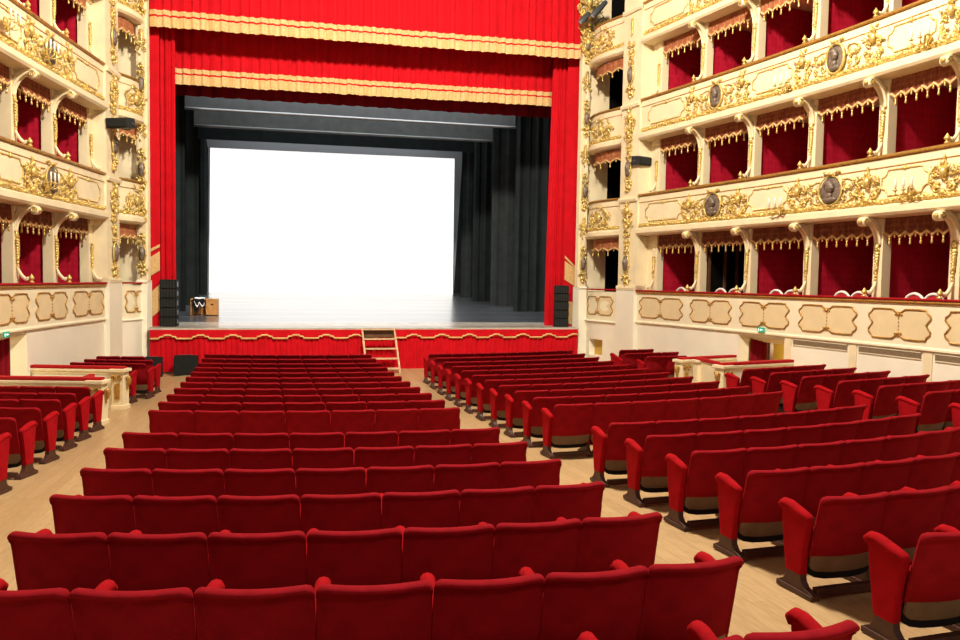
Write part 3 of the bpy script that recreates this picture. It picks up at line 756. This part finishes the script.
    m = MB(); pp.sweep(m, [(-.12, R1), (.02, R1), (.02, TOPZ), (-.12, TOPZ)], step=.2); pp.sweep(m, [(.0, R1+.1), (.04, R1+.1), (.04, TOPZ), (.0, TOPZ)], pp.L*.16, pp.L*.30, .1); pp.sweep(m, [(.0, R1+.1), (.04, R1+.1), (.04, TOPZ), (.0, TOPZ)], pp.L*.74, pp.L*.88, .1)
    m.build('shaft', CREAM, t)
    m = MB(); pp.sweep(m, [(-.2, -.3), (.12, -.3), (.12, 1.2), (.08, R1-.04), (.12, R1), (.1, R1+.05), (-.2, R1+.05)], step=.2); m.build('pedestal', PLASTW, t)
    z = R1+.75; k = 0
    while z < TOPZ-.3:
        link('trophy', ORN['trophy%d' % (k % 2)], t, pp.frame(pp.L*.52, .05, z) @ Matrix.Scale(1.2, 4))
        link('gilded_drop', ORN['pend'], t, pp.frame(pp.L*.52, .05, z+1.35)); link('gilded_spray', ORN['spray'], t, pp.frame(pp.L*.52, .05, z+1.0)); z += 2.2; k += 1
    zt_ = 9.7 if side > 0 else 9.9
    for dz, s in ((0, 1.0), (.55, 1.25), (1.15, 1.5)):
        o = link('capital_cluster', ORN['cart%d' % (k % 2)], t, pp.frame(pp.L*.6, .08, zt_+dz) @ Matrix.Scale(s, 4))
    CFG[side].update(ap=ap, pp=pp, colp=colp)

# ---- candle sconces
for side, tier, Y, dz in ((1, 2, 14.35, -.76), (1, 2, 11.2, -.70), (1, 3, 14.3, -.76), (1, 3, 11.0, -.72), (-1, 2, 17.25, -.62), (-1, 3, 17.3, -.62), (-1, 3, 15.75, -.55)):
    c = CFG[side]; M = c['path'].frame(c['dY'](Y), .06, RAIL[tier]+dz)
    pos = {14.35: 'mid-wall', 14.3: 'mid-wall', 11.2: 'farthest from the stage', 11.0: 'farthest from the stage', 17.25: 'in front of the medallion', 17.3: 'in front of the medallion', 15.75: 'nearest the camera'}[Y]
    sconce('gilded three-candle sconce on the %s tier balcony, %s, %s wall' % (TIER[tier], pos, 'left' if side < 0 else 'right'), M, 'candle sconces on the balconies')

# ---- white framed chairs in the first tier boxes of the right wall
def box_chair(x, y, rz, z, label):
    t = thing('box_chair', label, 'chair', (x, y, z), rz, 'white chairs in the first tier boxes')
    m = MB(); out = [(.21*math.cos(a), .78+.20*math.sin(a)) for a in [PI*i/12 for i in range(13)]]
    path = [(.19, 0, .45)]+[(u, -.02, v) for u, v in [(.20, .62)]+out+[(-.20, .62)]]+[(-.19, 0, .45)]
    m.tube(path, .028, 7); m.tube([(-.19, -.01, .55), (.19, -.01, .55)], .02, 6); m.build('back_frame', WHITEC, t)
    n = MB(); n.prism([(.17*math.cos(a), .78+.165*math.sin(a)) for a in [PI*i/10 for i in range(11)]]+[(-.17, .58), (.17, .58)], lambda a, b, c: (a, c, b), -.035, .0); n.build('back_pad', REDUP, t)
    s = MB(); s.box((0, -.2, .44), (.42, .42, .08)); s.build('seat', REDUP, t, None, .02)
    for sx in (-1, 1):
        for sy in (0, -.38):
            l = MB(); l.tube([(sx*.18, sy, .42), (sx*.185, sy-.01, .2), (sx*.18, sy, 0)], [.024, .018, .014], 7); l.build('leg', WHITEC, t)
c = CFG[1]; P_ = c['path']
for j, (Y, side_) in enumerate([(18.15, 0), (16.72, 0), (16.26, 1), (14.95, 0), (14.51, 1), (13.16, 0), (12.74, 1), (11.50, 0), (11.10, 1)]):
    q, n = P_.at(c['dY'](Y), -.48); 
    box_chair(q.x, q.y, math.atan2(n.y, n.x)+PI/2, R1-.93+.03, 'white framed red chair in a first tier box on the right, %s from the stage' % ORD[j+1])
q, n = CFG[1]['ap'].at(CFG[1]['ap'].L*.80, -.62); box_chair(q.x, q.y, math.atan2(n.y, n.x)+PI/2, R1-.95, 'white framed red chair in the first tier stage box beside the box column')
# brown double door at the back of the second first-tier box
dd_ = c['ds'][1]+.07; pa = P_.at(dd_, c['OP']-.22, R1-.9)[0]; pb = P_.at(dd_, -1.95, R1-.9)[0]; ex = (pb-pa); LX = ex.length; ex.normalize(); ez = ex.cross(Vector((0, 0, 1)))
M = Matrix(((ex.x, 0, ez.x, pa.x), (ex.y, 0, ez.y, pa.y), (0, 1, 0, pa.z), (0, 0, 0, 1)))
t = thing('box_door', 'dark brown door standing open inside a first tier box on the right', 'door', M.to_translation()); Q = M.to_3x3().to_4x4()
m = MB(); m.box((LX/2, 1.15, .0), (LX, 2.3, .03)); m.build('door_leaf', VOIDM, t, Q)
for x in (.08, LX*.42, LX*.70):
    m = MB(); m.box((x, 1.1, .03), (.07, 2.2, .05)); m.build('door_post', DOORW, t, Q)

# ---- exit signs
def exit_sign(M, label):
    t = thing('exit_sign', label, 'sign', M.to_translation(), 0, 'green exit signs'); Q = M.to_3x3().to_4x4()
    m = MB(); Q = Q @ Matrix.Scale(.50, 4); m.box((0, 0, .02), (.42, .19, .04)); m.build('sign_plate', GREEN, t, Q)
    m = MB(); z = .043
    m.box((.08, 0, z), (.13, .03, .006)); m.add([(-.06+.0, 0, z), (.03, .05, z), (.03, -.05, z)], [(0, 1, 2)])
    m.ell((-.115, .045, z), (.016, .016, .004), None, 8, 4); m.box((-.12, 0, z), (.03, .06, .006)); m.box((-.14, -.045, z), (.018, .05, .006)); m.box((-.098, -.04, z), (.018, .05, .006)); m.box((-.15, .01, z), (.05, .014, .006))
    m.build('running_figure_and_arrow', EXITW, t, Q)
exit_sign(CFG[1]['path'].frame(CFG[1]['dY'](14.83), .055, R1-.80), 'green exit sign over the right entrance doorway')
exit_sign(CFG[-1]['path'].frame(CFG[-1]['dY'](15.66), .055, R1-.92), 'green exit sign over the left entrance doorway')

# ---- low partitions (balustrades) beside the entrances
def partition(p, q, h, label, pier_at, capital_dir):
    """low wall from aisle end p to wall end q"""
    d = Vector((q[0]-p[0], q[1]-p[1], 0)); L = d.length; a = math.atan2(d.y, d.x)
    z0 = FL(*p)-.02; z1 = FL(*q)-.02; zb = min(z0, z1)
    t = thing('low_partition', label, 'partition', (p[0], p[1], zb), a, 'low partitions beside the entrances')
    m = MB(); m.box((L/2, 0, (h-.12)/2), (L, .12, h-.12)); m.build('panel_wall', PLASTW, t)
    m = MB(); m.box((L/2, 0, h-.10), (L+.10, .17, .05)); m.box((L/2, 0, h-.15), (L+.04, .145, .05)); m.build('cornice', CREAM, t, None, .008)
    m = MB(); m.box((L/2, 0, h-.045), (L+.08, .16, .06)); m.build('rail_top', RAILV, t, None, .015)
    for x in pier_at:
        m = MB(); m.box((x, 0, (h-.12)/2), (.23, .24, h-.12)); m.box((x, 0, h-.09), (.31, .32, .06)); m.box((x, 0, .05), (.27, .28, .10)); pr = m.build('pier', CREAM, t, None, .008)
        m = MB()
        for s in (-1, 1):
            for sx in (-.06, .06):
                spiral(m, 0, 0, .0, 1, 0, 1, .001) if False else None
                pts = [(x+sx+.05*(1-.8*k/10)*math.cos(k*.8), s*(.135+.01), h-.24+.06*(1-.8*k/10)*math.sin(k*.8)) for k in range(11)]
                m.tube(pts, .016, 5)
            m.box((x, s*.135, h-.50), (.10, .015, .30))
        for e in (-1, 1):
            pts = [(x+e*(.14+.06*(1-.8*k/10)*abs(math.sin(k*.4))), 0, h-.22-.03*k*.8) for k in range(11)]
            m.tube(pts, [.05*(1-.07*k) for k in range(11)], 7)
        m.build('carved_console', GOLDD, pr)
    return t
partition((-5.68, 16.32), (-7.36, 16.80), .87, 'low cream partition with red rail, nearer the stage at the left entrance', [.05], 1)
partition((-5.74, 14.55), (-7.55, 15.00), .855, 'low cream partition with red rail, farther from the stage at the left entrance', [.05], 1)
partition((5.92, 15.28), (7.52, 15.70), .86, 'low cream partition with red rail, nearer the stage at the right entrance', [.05], 1)
partition((5.84, 13.56), (7.78, 14.0), .80, 'low cream partition with red rail, farther from the stage at the right entrance', [.05], 1)
def gate(x0, y0, x1, y1, z, label):
    t = thing('low_gate', label, 'gate', (x0, y0, z)); dx, dy = x1-x0, y1-y0
    m = MB(); n = 6
    M = Matrix.Rotation(math.atan2(dy, dx), 4, 'Z'); L = math.hypot(dx, dy)
    m.box((L/2, 0, .38), (L, .05, .66)); m.build('gate_panel', CREAM, t, M)
    m = MB(); m.box((L/2, 0, .745), (L+.06, .10, .07)); m.build('gate_rail', RAILV, t, M, .015)
    m = MB(); m.box((.1, 0, .34), (.2, .20, .68)); m.box((.1, 0, .70), (.26, .26, .05)); m.build('gate_pier', CREAM, t, M, .008)
gate(-6.06, 15.45, -6.10, 14.78, FL(-6.06, 15.1), 'low red-railed gate leaf inside the left entrance passage')
gate(6.02, 14.75, 5.90, 13.80, FL(5.7, 14.2)-.0, 'low red-railed gate leaf inside the right entrance passage')

# ------------------------------------------------------------------ stage
SZ = 1.165
def stz(Y): return SZ+max(0, .055*(Y-22.6))
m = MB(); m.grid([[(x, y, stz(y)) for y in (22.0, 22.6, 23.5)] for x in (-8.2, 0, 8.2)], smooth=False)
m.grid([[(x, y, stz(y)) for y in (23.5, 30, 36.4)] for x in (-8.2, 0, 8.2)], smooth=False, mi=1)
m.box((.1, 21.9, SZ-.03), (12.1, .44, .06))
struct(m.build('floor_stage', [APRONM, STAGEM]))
# stage house
def wallbox(name, c, d, mt):
    m = MB(); m.box(c, d); return struct(m.build(name, mt))
wallbox('wall_stage_back', (0, 36.5, 5.5), (18, .1, 12), BLACKD)
wallbox('wall_stage_left', (-8.6, 29.5, 5.5), (.1, 14, 12), BLACKD)
wallbox('wall_stage_right', (8.8, 29.5, 5.5), (.1, 14, 12), BLACKD)
wallbox('ceiling_stage', (0, 29.5, 11.4), (18, 14, .1), BLACKD)
wallbox('wall_proscenium', (0, 22.75, 11.4), (18, .2, 3.2), CREAM)
wallbox('wall_proscenium_left', (-7.6, 22.70, 5.0), (2.5, .2, 11), CREAM)
wallbox('wall_proscenium_right', (7.9, 22.70, 5.0), (2.5, .2, 11), CREAM)

# pleated cloth
def pleat(x, amp, per, ph=0):
    return amp*(math.sin(2*PI*x/per+ph+1.1*math.sin(x*1.3+ph))+.45*math.sin(2*PI*x/(per*.41)+2*ph)+.25*math.sin(2*PI*x/(per*2.3)))
def cloth(x0, x1, z0, z1, Y, amp, per, ph=0, tilt0=0, tilt1=None, nz=2, step=None, off=0, jag=0, taper=None):
    """vertical pleated sheet: z runs z0..z1 (functions of x through tilt)"""
    m = MB(); tilt1 = tilt0 if tilt1 is None else tilt1; step = step or per/9; n = int((x1-x0)/step)+1; P = []; r = random.Random(int(ph*100)+3)
    j = 0
    for i in range(n+1):
        x = x0+(x1-x0)*i/n; y = Y+pleat(x, amp, per, ph)+off
        if jag and i % 9 == 0: j = r.uniform(-jag, jag)
        za, zb = z0+tilt0*x+j, z1+tilt1*x+(j if jag and tilt1 == tilt0 else 0)
        row = []
        for k in range(nz):
            f = k/(nz-1); xx = x if taper is None else taper(x, f)
            row.append((xx, y, za+(zb-za)*f))
        P.append(row)
    m.grid(P); return m
def valance(name, label, x0, x1, zbot, ztopp, Y, tilt, ph, per=.25, amp=.034):
    t = thing(name, label, 'curtain', ((x0+x1)/2, Y, ztopp)); O = Matrix.Translation((-(x0+x1)/2, -Y, -ztopp))
    cloth(x0, x1, zbot+.28, ztopp, Y, amp, per, ph, tilt, 0, 2).build('cloth', CURT, t, O)
    cloth(x0, x1, zbot, zbot+.265, Y, amp, per, ph, tilt, tilt, 2, off=-.030, jag=.012).build('fringe', FRINGE, t, O)
    cloth(x0, x1, zbot+.25, zbot+.33, Y, amp, per, ph, tilt, tilt, 2, off=-.024, jag=.0).build('red_piping', CURT, t, O)
    cloth(x0, x1, zbot+.312, zbot+.435, Y, amp, per, ph, tilt, tilt, 2, off=-.030, jag=.008).build('gold_braid', FRINGE, t, O)
valance('curtain_valance', 'upper red stage valance with gold braid and fringe, nearest the hall', -5.93, 6.13, 9.14, 11.6, 22.05, .020, .4)
valance('curtain_valance', 'lower red stage valance with gold fringe, hanging behind the upper one', -5.68, 5.98, 7.95, 10.6, 23.2, .0207, 1.7)
tag(cloth(-5.9, 6.3, 7.86, 10.4, 24.3, .05, .5, .9, .014, 0).build('border_curtain', CURTD), 'plain red border, its colour darkened for the shadow under the lower valance', 'curtain')
for side in (-1, 1):
    sname = 'left' if side < 0 else 'right'
    t = thing('side_curtain', 'tall red house curtain hanging in folds at the %s edge of the stage' % sname, 'curtain', (side*5.9, 22.6, SZ), 0, 'side curtains of the stage')
    O = Matrix.Translation((-side*5.9, -22.6, -SZ))
    if side < 0:
        cloth(-5.78, -5.37, stz(22.6), 10.2, 22.62, .045, .15, .3, nz=2).build('folded_cloth', CURT, t, O)
        cloth(-6.14, -5.74, SZ, 10.2, 22.42, .008, .5, .3).build('flat_cloth', CURT, t, O)
        xi, xo = -5.75, -6.13; Yb = 22.38
        bands = [(3.08, 3.30, .08), (2.42, 2.68, .51), (1.25, 1.60, .70)]
    else:
        cloth(5.42, 6.02, stz(22.6), 10.2, 22.66, .05, .17, .8, nz=6, taper=lambda x, f: x+(6.02-x)/.6*(-.02+.15*f-.02*math.sin(3*f))).build('folded_cloth', CURT, t, O)
        cloth(5.93, 6.34, SZ, 10.2, 22.48, .008, .5, .8).build('flat_cloth', CURT, t, O)
        xi, xo = 5.95, 6.33; Yb = 22.44
        bands = [(2.93, 3.28, .08), (2.38, 2.62, .57), (1.18, 1.30, .70)]
    for zo, zi, hh in bands:
        m = MB(); m.add([(xo, Yb, zo), (xi, Yb, zi), (xi, Yb, zi+hh), (xo, Yb, zo+hh)], [(0, 1, 2, 3)])
        m.build('gold_band', FRINGE, t, O)
# black and grey masking
def leg_drape(x0, x1, Y, label, mt, ztopp=9.4, per=.3, amp=.06, ph=0):
    tag(cloth(x0, x1, stz(Y), ztopp, Y, amp, per, ph).build('masking_drape', mt), label, 'drape', 'masking drapes at the sides of the stage')
leg_drape(5.85, 8.3, 27.2, 'black pleated masking drape on the right, nearest the curtain', BLACKD, per=.34, amp=.075)
leg_drape(5.58, 6.6, 29.4, 'second dark masking drape from the curtain on the right', LEGD, per=.5, amp=.02, ph=1, ztopp=9.2)
leg_drape(5.40, 6.35, 31.5, 'third black masking drape from the curtain on the right', BLACKD, per=.36, ph=2, ztopp=9.2)
leg_drape(5.38, 6.1, 33.6, 'fourth grey masking drape from the curtain on the right', LEGD, per=.4, ph=3, ztopp=9.2, amp=.03)
leg_drape(-7.6, -5.50, 26.6, 'black pleated masking drape on the left, nearest the curtain', BLACKD, per=.30, ph=.7, amp=.05)
leg_drape(-6.6, -5.27, 28.8, 'second dark masking drape from the curtain on the left', BLACKD, per=.45, ph=1.7, amp=.03, ztopp=9.2)
leg_drape(-6.6, -5.36, 33.6, 'third black masking drape from the curtain on the left', BLACKD, per=.4, ph=2.7, ztopp=9.2)
def border(x0, x1, zb, Y, label, mt, tilt=.012, hem=True):
    o = cloth(x0, x1, zb, 11.34, Y, .012, 2.1, Y, tilt, 0).build('masking_border', mt)
    if hem:
        h = MB(); h.tube([(x0+(x1-x0)*i/20, Y-.03, zb+tilt*(x0+(x1-x0)*i/20)+.03) for i in range(21)], .045, 6); h.build('hem_batten', HEM, o)
    tag(o, label, 'drape', 'masking borders above the stage')
border(-5.45, 5.40, 7.80, 26.0, 'grey masking border with pale hem, nearest the valances', GREYD1)
border(-5.35, 5.16, 7.65, 28.0, 'second grey masking border with pale hem, lower and deeper', GREYD2)
border(-6.0, 6.2, 8.0, 32.6, 'dark border just above the screen frame', BLACKD, .012, False)
# screen
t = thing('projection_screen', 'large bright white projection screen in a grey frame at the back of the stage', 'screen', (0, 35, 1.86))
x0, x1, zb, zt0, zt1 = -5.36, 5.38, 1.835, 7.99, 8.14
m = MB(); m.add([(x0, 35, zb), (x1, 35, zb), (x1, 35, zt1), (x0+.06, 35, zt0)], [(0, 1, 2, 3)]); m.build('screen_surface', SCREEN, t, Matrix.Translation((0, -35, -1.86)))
m = MB(); O = Matrix.Translation((0, -35, -1.86))
m.add([(x0-.04, 34.95, zt0), (x1, 34.95, zt1), (x1+.38, 34.95, zt1+.42), (x0-.10, 34.95, zt0+.42)], [(0, 1, 2, 3)])
m.add([(x1, 34.95, zb), (x1+.03, 34.95, zb), (x1+.38, 34.95, zt1+.42), (x1, 34.95, zt1)], [(0, 1, 2, 3)])
m.add([(x0-.06, 34.95, zb), (x0, 34.95, zb), (x0+.06, 34.95, zt0), (x0-.02, 34.95, zt0)], [(0, 1, 2, 3)])
m.build('screen_frame', GREYF, t, O)

# stage skirt with scalloped braid
t = thing('stage_skirt', 'red pleated cloth skirt with wavy gold braid along the stage front', 'curtain', (0, 21.7, SZ))
O = Matrix.Translation((0, -21.7, -SZ))
zf = FL(0, 21.5)
cloth(-5.92, 6.12, zf, SZ-.20, 21.72, .018, .14, .2).build('pleated_cloth', CURT, t, O)
m = MB(); m.box((.1, 21.70, SZ-.155), (12.04, .05, .21)); m.build('top_band', CURT, t, O)
br = []; x = -5.92
while x < 6.1:
    for dx, dz in ((0, 0), (.22, 0), (.25, .05), (.33, .055), (.36, .09), (.52, .09), (.55, .055), (.63, .05), (.66, 0), (.80, 0)):
        if x+dx < 6.12: br.append((x+dx, 21.66, SZ-.285+dz))
    x += .82
m = MB(); m.tube(br, .026, 6); m.build('gold_braid', FRINGE, t, O)
# steps
t = thing('stage_steps', 'narrow open wooden steps leaning against the centre of the stage front', 'steps', (.1, 21.2, zf))
O = Matrix.Translation((-.1, -21.2, -zf))
A, Bt = Vector((0, 21.55, SZ-.01)), Vector((.02, 20.72, zf))
for sx in (-.40, .50):
    m = MB(); a = Vector((sx+.0, 21.58, SZ)); b = Vector((sx+.03, 20.72, zf)); e = Vector((.022, 0, 0)); f = Vector((0, .0, .10))
    m.add([a-e-f, a+e-f, a+e, a-e, b-e, b+e, b+e+f, b-e+f], [(0, 1, 2, 3), (4, 7, 6, 5), (0, 4, 5, 1), (3, 2, 6, 7), (1, 5, 6, 2), (0, 3, 7, 4)]); m.build('stringer', STEPW, t, O)
for k in range(5):
    f = k/4.6+.02; y = 21.58+(20.72-21.58)*f; z = SZ+(zf-SZ)*f
    m = MB(); m.box((.05+.03*f, y, z-.015), (.88, .20, .032)); m.build('tread', STEPW, t, O, .004)
m = MB(); m.box((.06, 21.62, SZ-.14), (.86, .03, .24)); m.build('back_board', DOORW, t, O)

# loudspeakers
def line_array(x, y, z, rz, w, h, label):
    t = thing('line_array_speaker', label, 'loudspeaker', (x, y, z), rz, 'loudspeaker stacks at the stage corners')
    n = 5; hh = h/n
    for k in range(n):
        m = MB(); m.box((0, 0, hh*(k+.5)), (w, .42, hh*.96)); c_ = m.build('cabinet', SPK, t, None, .012)
        g = MB()
        for s in range(5): g.box((-w*.36+s*w*.18, -.215, hh*(k+.5)), (w*.10, .02, hh*.84))
        g.build('grille', SPKG, c_)
        s_ = MB(); s_.box((w/2+.008, -.05, hh*(k+.5)), (.016, .12, hh*.5)); s_.build('side_fitting', METALG, c_)
line_array(-5.52, 22.45, SZ+.002, -.08, .42, 1.27, 'black loudspeaker stack at the left corner of the stage')
line_array(5.80, 22.30, SZ+.002, -.35, .44, 1.27, 'black loudspeaker stack at the right corner of the stage')
def wedge(x, y, w, rz, label):
    t = thing('stage_monitor', label, 'loudspeaker', (x, y, FL(x, y)), rz, 'black monitors on the floor before the stage')
    m = MB(); m.prism([(-.22, 0), (.22, 0), (.22, .46), (.02, .50), (-.16, .44)], lambda a, b, c: (c, a, b), -w/2, w/2); m.build('cabinet', SPK, t, None, .01)
    m = MB(); m.box((0, -.20, .24), (w*.9, .012, .38)); m.build('grille', BLACKP, t, Matrix.Rotation(-.12, 4, 'X'))
    m = MB(); m.box((0, .1, .497), (w*.5, .03, .012)); m.build('handle', METALG, t)
wedge(-5.84, 21.3, .56, .1, 'black floor monitor against the wall at the left end of the stage front')
wedge(-4.98, 21.2, .58, .02, 'black floor monitor in front of the stage skirt, nearer the seats')
# crate with cloth and papers
cy, cx = 25.5, -4.86; cz = stz(cy)
t = thing('wooden_crate', 'open brown wooden crate standing on the left of the stage floor', 'crate', (cx, cy, cz))
for x, yy in ((-.37, .12), (.25, 0)):
    m = MB(); m.box((x, yy, .26), (.035 if x < 0 else .36, .45, .50)); m.build('side_panel', CRATEW, t, None, .008)
m = MB(); m.box((-.10, .2, .26), (.55, .03, .50)); m.build('back_panel', CRATEW, t)
m = MB(); m.box((-.1, .02, .49), (.56, .42, .03)); m.build('top_board', CRATEW, t, None, .005)
m = MB(); m.box((.25, -.228, .34), (.08, .012, .03)); m.build('hand_hole', BLACKP, t)
r = random.Random(9); m = MB(); P = []
for i in range(9):
    u = i/8; row = []
    for j in range(7):
        v = j/6
        y_ = cy+.2-.45*v if v < .7 else cy-.115-.12+.0*v
        row.append((cx-.30+.34*u+r.uniform(-.01, .01), (cy+.15-.42*min(1, v/.6)), cz+.515+.01*math.sin(u*9)-(.42*max(0, v-.6)/.4)*(.7+.3*math.sin(u*7))))
    P.append(row)
m.grid(P); tag(m.build('dark_jacket', BLACKP), 'black cloth draped over the front of the wooden crate on stage', 'cloth')
m = MB(); P = []
for i in range(7):
    u = i/6; P.append([(cx-.26+.30*u, cy+.1-.10*v, cz+.535+.025*math.sin(u*11+v*3)-(.30*max(0, v-2.4)/1.6)*(.3+.7*abs(math.sin(u*6)))) for v in [k*.8 for k in range(6)]])
m.grid(P); tag(m.build('white_towel', PAPER), 'crumpled white cloth lying over the black cloth on the crate', 'cloth')

# ---- small floodlights on the box columns, spotlights on the right
def floodlight(p, rz, label, w=.5):
    t = thing('floodlight', label, 'floodlight', p, rz, 'floodlights on the box columns')
    m = MB(); m.box((0, 0, 0), (w, .30, .24)); m.build('housing', METALB, t, Matrix.Rotation(.12, 4, 'X'), .015)
    m = MB(); m.box((0, -.16, -.02), (w*.86, .02, .17)); m.build('front_glass', SPKG, t)
    m = MB(); m.tube([(-w*.52, 0, 0), (-w*.52, .18, -.05), (0, .30, -.10), (w*.52, .18, -.05), (w*.52, 0, 0)], .018, 6); m.build('yoke', METALG, t)
floodlight((6.98, 19.50, 5.90), .35, 'black floodlight bracketed to the box column on the right')
floodlight((-6.35, 20.3, 6.16), -.45, 'black floodlight bracketed to the box column on the left', .58)
t = thing('spotlight_pair', 'pair of grey spotlights on a bracket high beside the proscenium on the right', 'spotlight', (6.28, 21.75, 10.42)); t.scale = (.78, .78, .78)
for dx, dz, L in ((-.28, -.12, .55), (.30, .28, .85)):
    R_ = Matrix.Translation((dx, -.25, dz)) @ Matrix.Rotation(.75, 4, 'Y')
    m = MB(); m.lathe([(.10, -L/2), (.12, -L/2+.05), (.12, L*.1), (.095, L*.15), (.095, L/2-.05), (.06, L/2)], (0, 0, 0), 14); b = m.build('spotlight_barrel', METALG, t, R_)
    m = MB(); m.lathe([(.09, -L/2-.012), (.09, -L/2)], (0, 0, 0), 14); m.build('lens', LENS, b)
for q in ([(-.3, -.2, -.15), (.1, -.1, -.28), (.55, -.1, .05), (.85, .1, -.05)], [(.3, -.2, .25), (.55, -.1, .05), (.5, .1, -.35)], [(.1, -.1, -.28), (.2, .2, -.4), (.5, .3, -.35)]):
    m = MB(); m.tube(q, .022, 6); m.build('bracket_arm', METALB, t)

# ------------------------------------------------------------------ light
def lamp(name, kind, loc, energy, color, **kw):
    l = bpy.data.lights.new(name, kind); l.energy = energy; l.color = color
    for k, v in kw.items(): setattr(l, k, v)
    o = bpy.data.objects.new(name, l); COL.objects.link(o); o.location = loc; return o
lamp('house_light', 'POINT', (0, 9.5, 12.6), 8600, (1, .895, .765), shadow_soft_size=.6)
a = lamp('stage_work_light', 'AREA', (0, 27.0, 10.9), 700, (.92, .97, 1), size=9); a.data.shape = 'RECTANGLE'; a.data.size_y = 5
for x, r_ in ((-4.6, .12), (4.6, -.12)):
    s = lamp('front_of_house_spot', 'SPOT', (x, 6.0, 13.6), 2900, (1, .92, .80), spot_size=math.radians(52), spot_blend=.8, shadow_soft_size=.35)
    d = Vector((x*.35, 22.3, 4.6))-Vector((x, 6.0, 13.6)); s.rotation_euler = d.to_track_quat('-Z', 'Y').to_euler()
e = lamp('border_fill_light', 'AREA', (0, 24.75, 10.3), 420, (.93, .97, 1), size=10); e.data.shape = 'RECTANGLE'; e.data.size_y = .5; e.rotation_euler = (.3, 0, 0)  # unseen fill added behind the valances to brighten the grey borders
for c_, gy in ((CFG[1], 14.9), (CFG[-1], 15.6)):
    q, n = c_['path'].at(c_['dY'](gy), -.9, 1.1); lamp('lobby_fill_light', 'POINT', q, 22, (1, .85, .6), shadow_soft_size=.1)  # unseen light added to brighten the yellow lobby walls
b = lamp('frame_fill_light', 'AREA', (0, 33.3, 9.9), 110, (.95, .98, 1), size=10); b.data.shape = 'RECTANGLE'; b.data.size_y = .6; b.rotation_euler = (.35, 0, 0)  # unseen fill added above the screen to lift its dark frame
lamp('rear_fill_light', 'POINT', (-.5, -2.2, 6.0), 420, (1, .88, .72), shadow_soft_size=.5)  # fill added behind the camera to brighten the nearest seat backs
w = bpy.data.worlds.new('world'); bpy.context.scene.world = w; w.use_nodes = True
bg = w.node_tree.nodes['Background']; bg.inputs['Color'].default_value = (1, .89, .74, 1); bg.inputs['Strength'].default_value = .15
sc = bpy.context.scene
sc.view_settings.view_transform = 'Standard'; sc.view_settings.look = 'None'; sc.view_settings.exposure = 0.22; sc.view_settings.gamma = 1.0
sc.cycles.max_bounces = 6; sc.cycles.diffuse_bounces = 3; sc.cycles.glossy_bounces = 3; sc.cycles.use_denoising = True
print('seats', nseat, 'objects', len(bpy.data.objects))
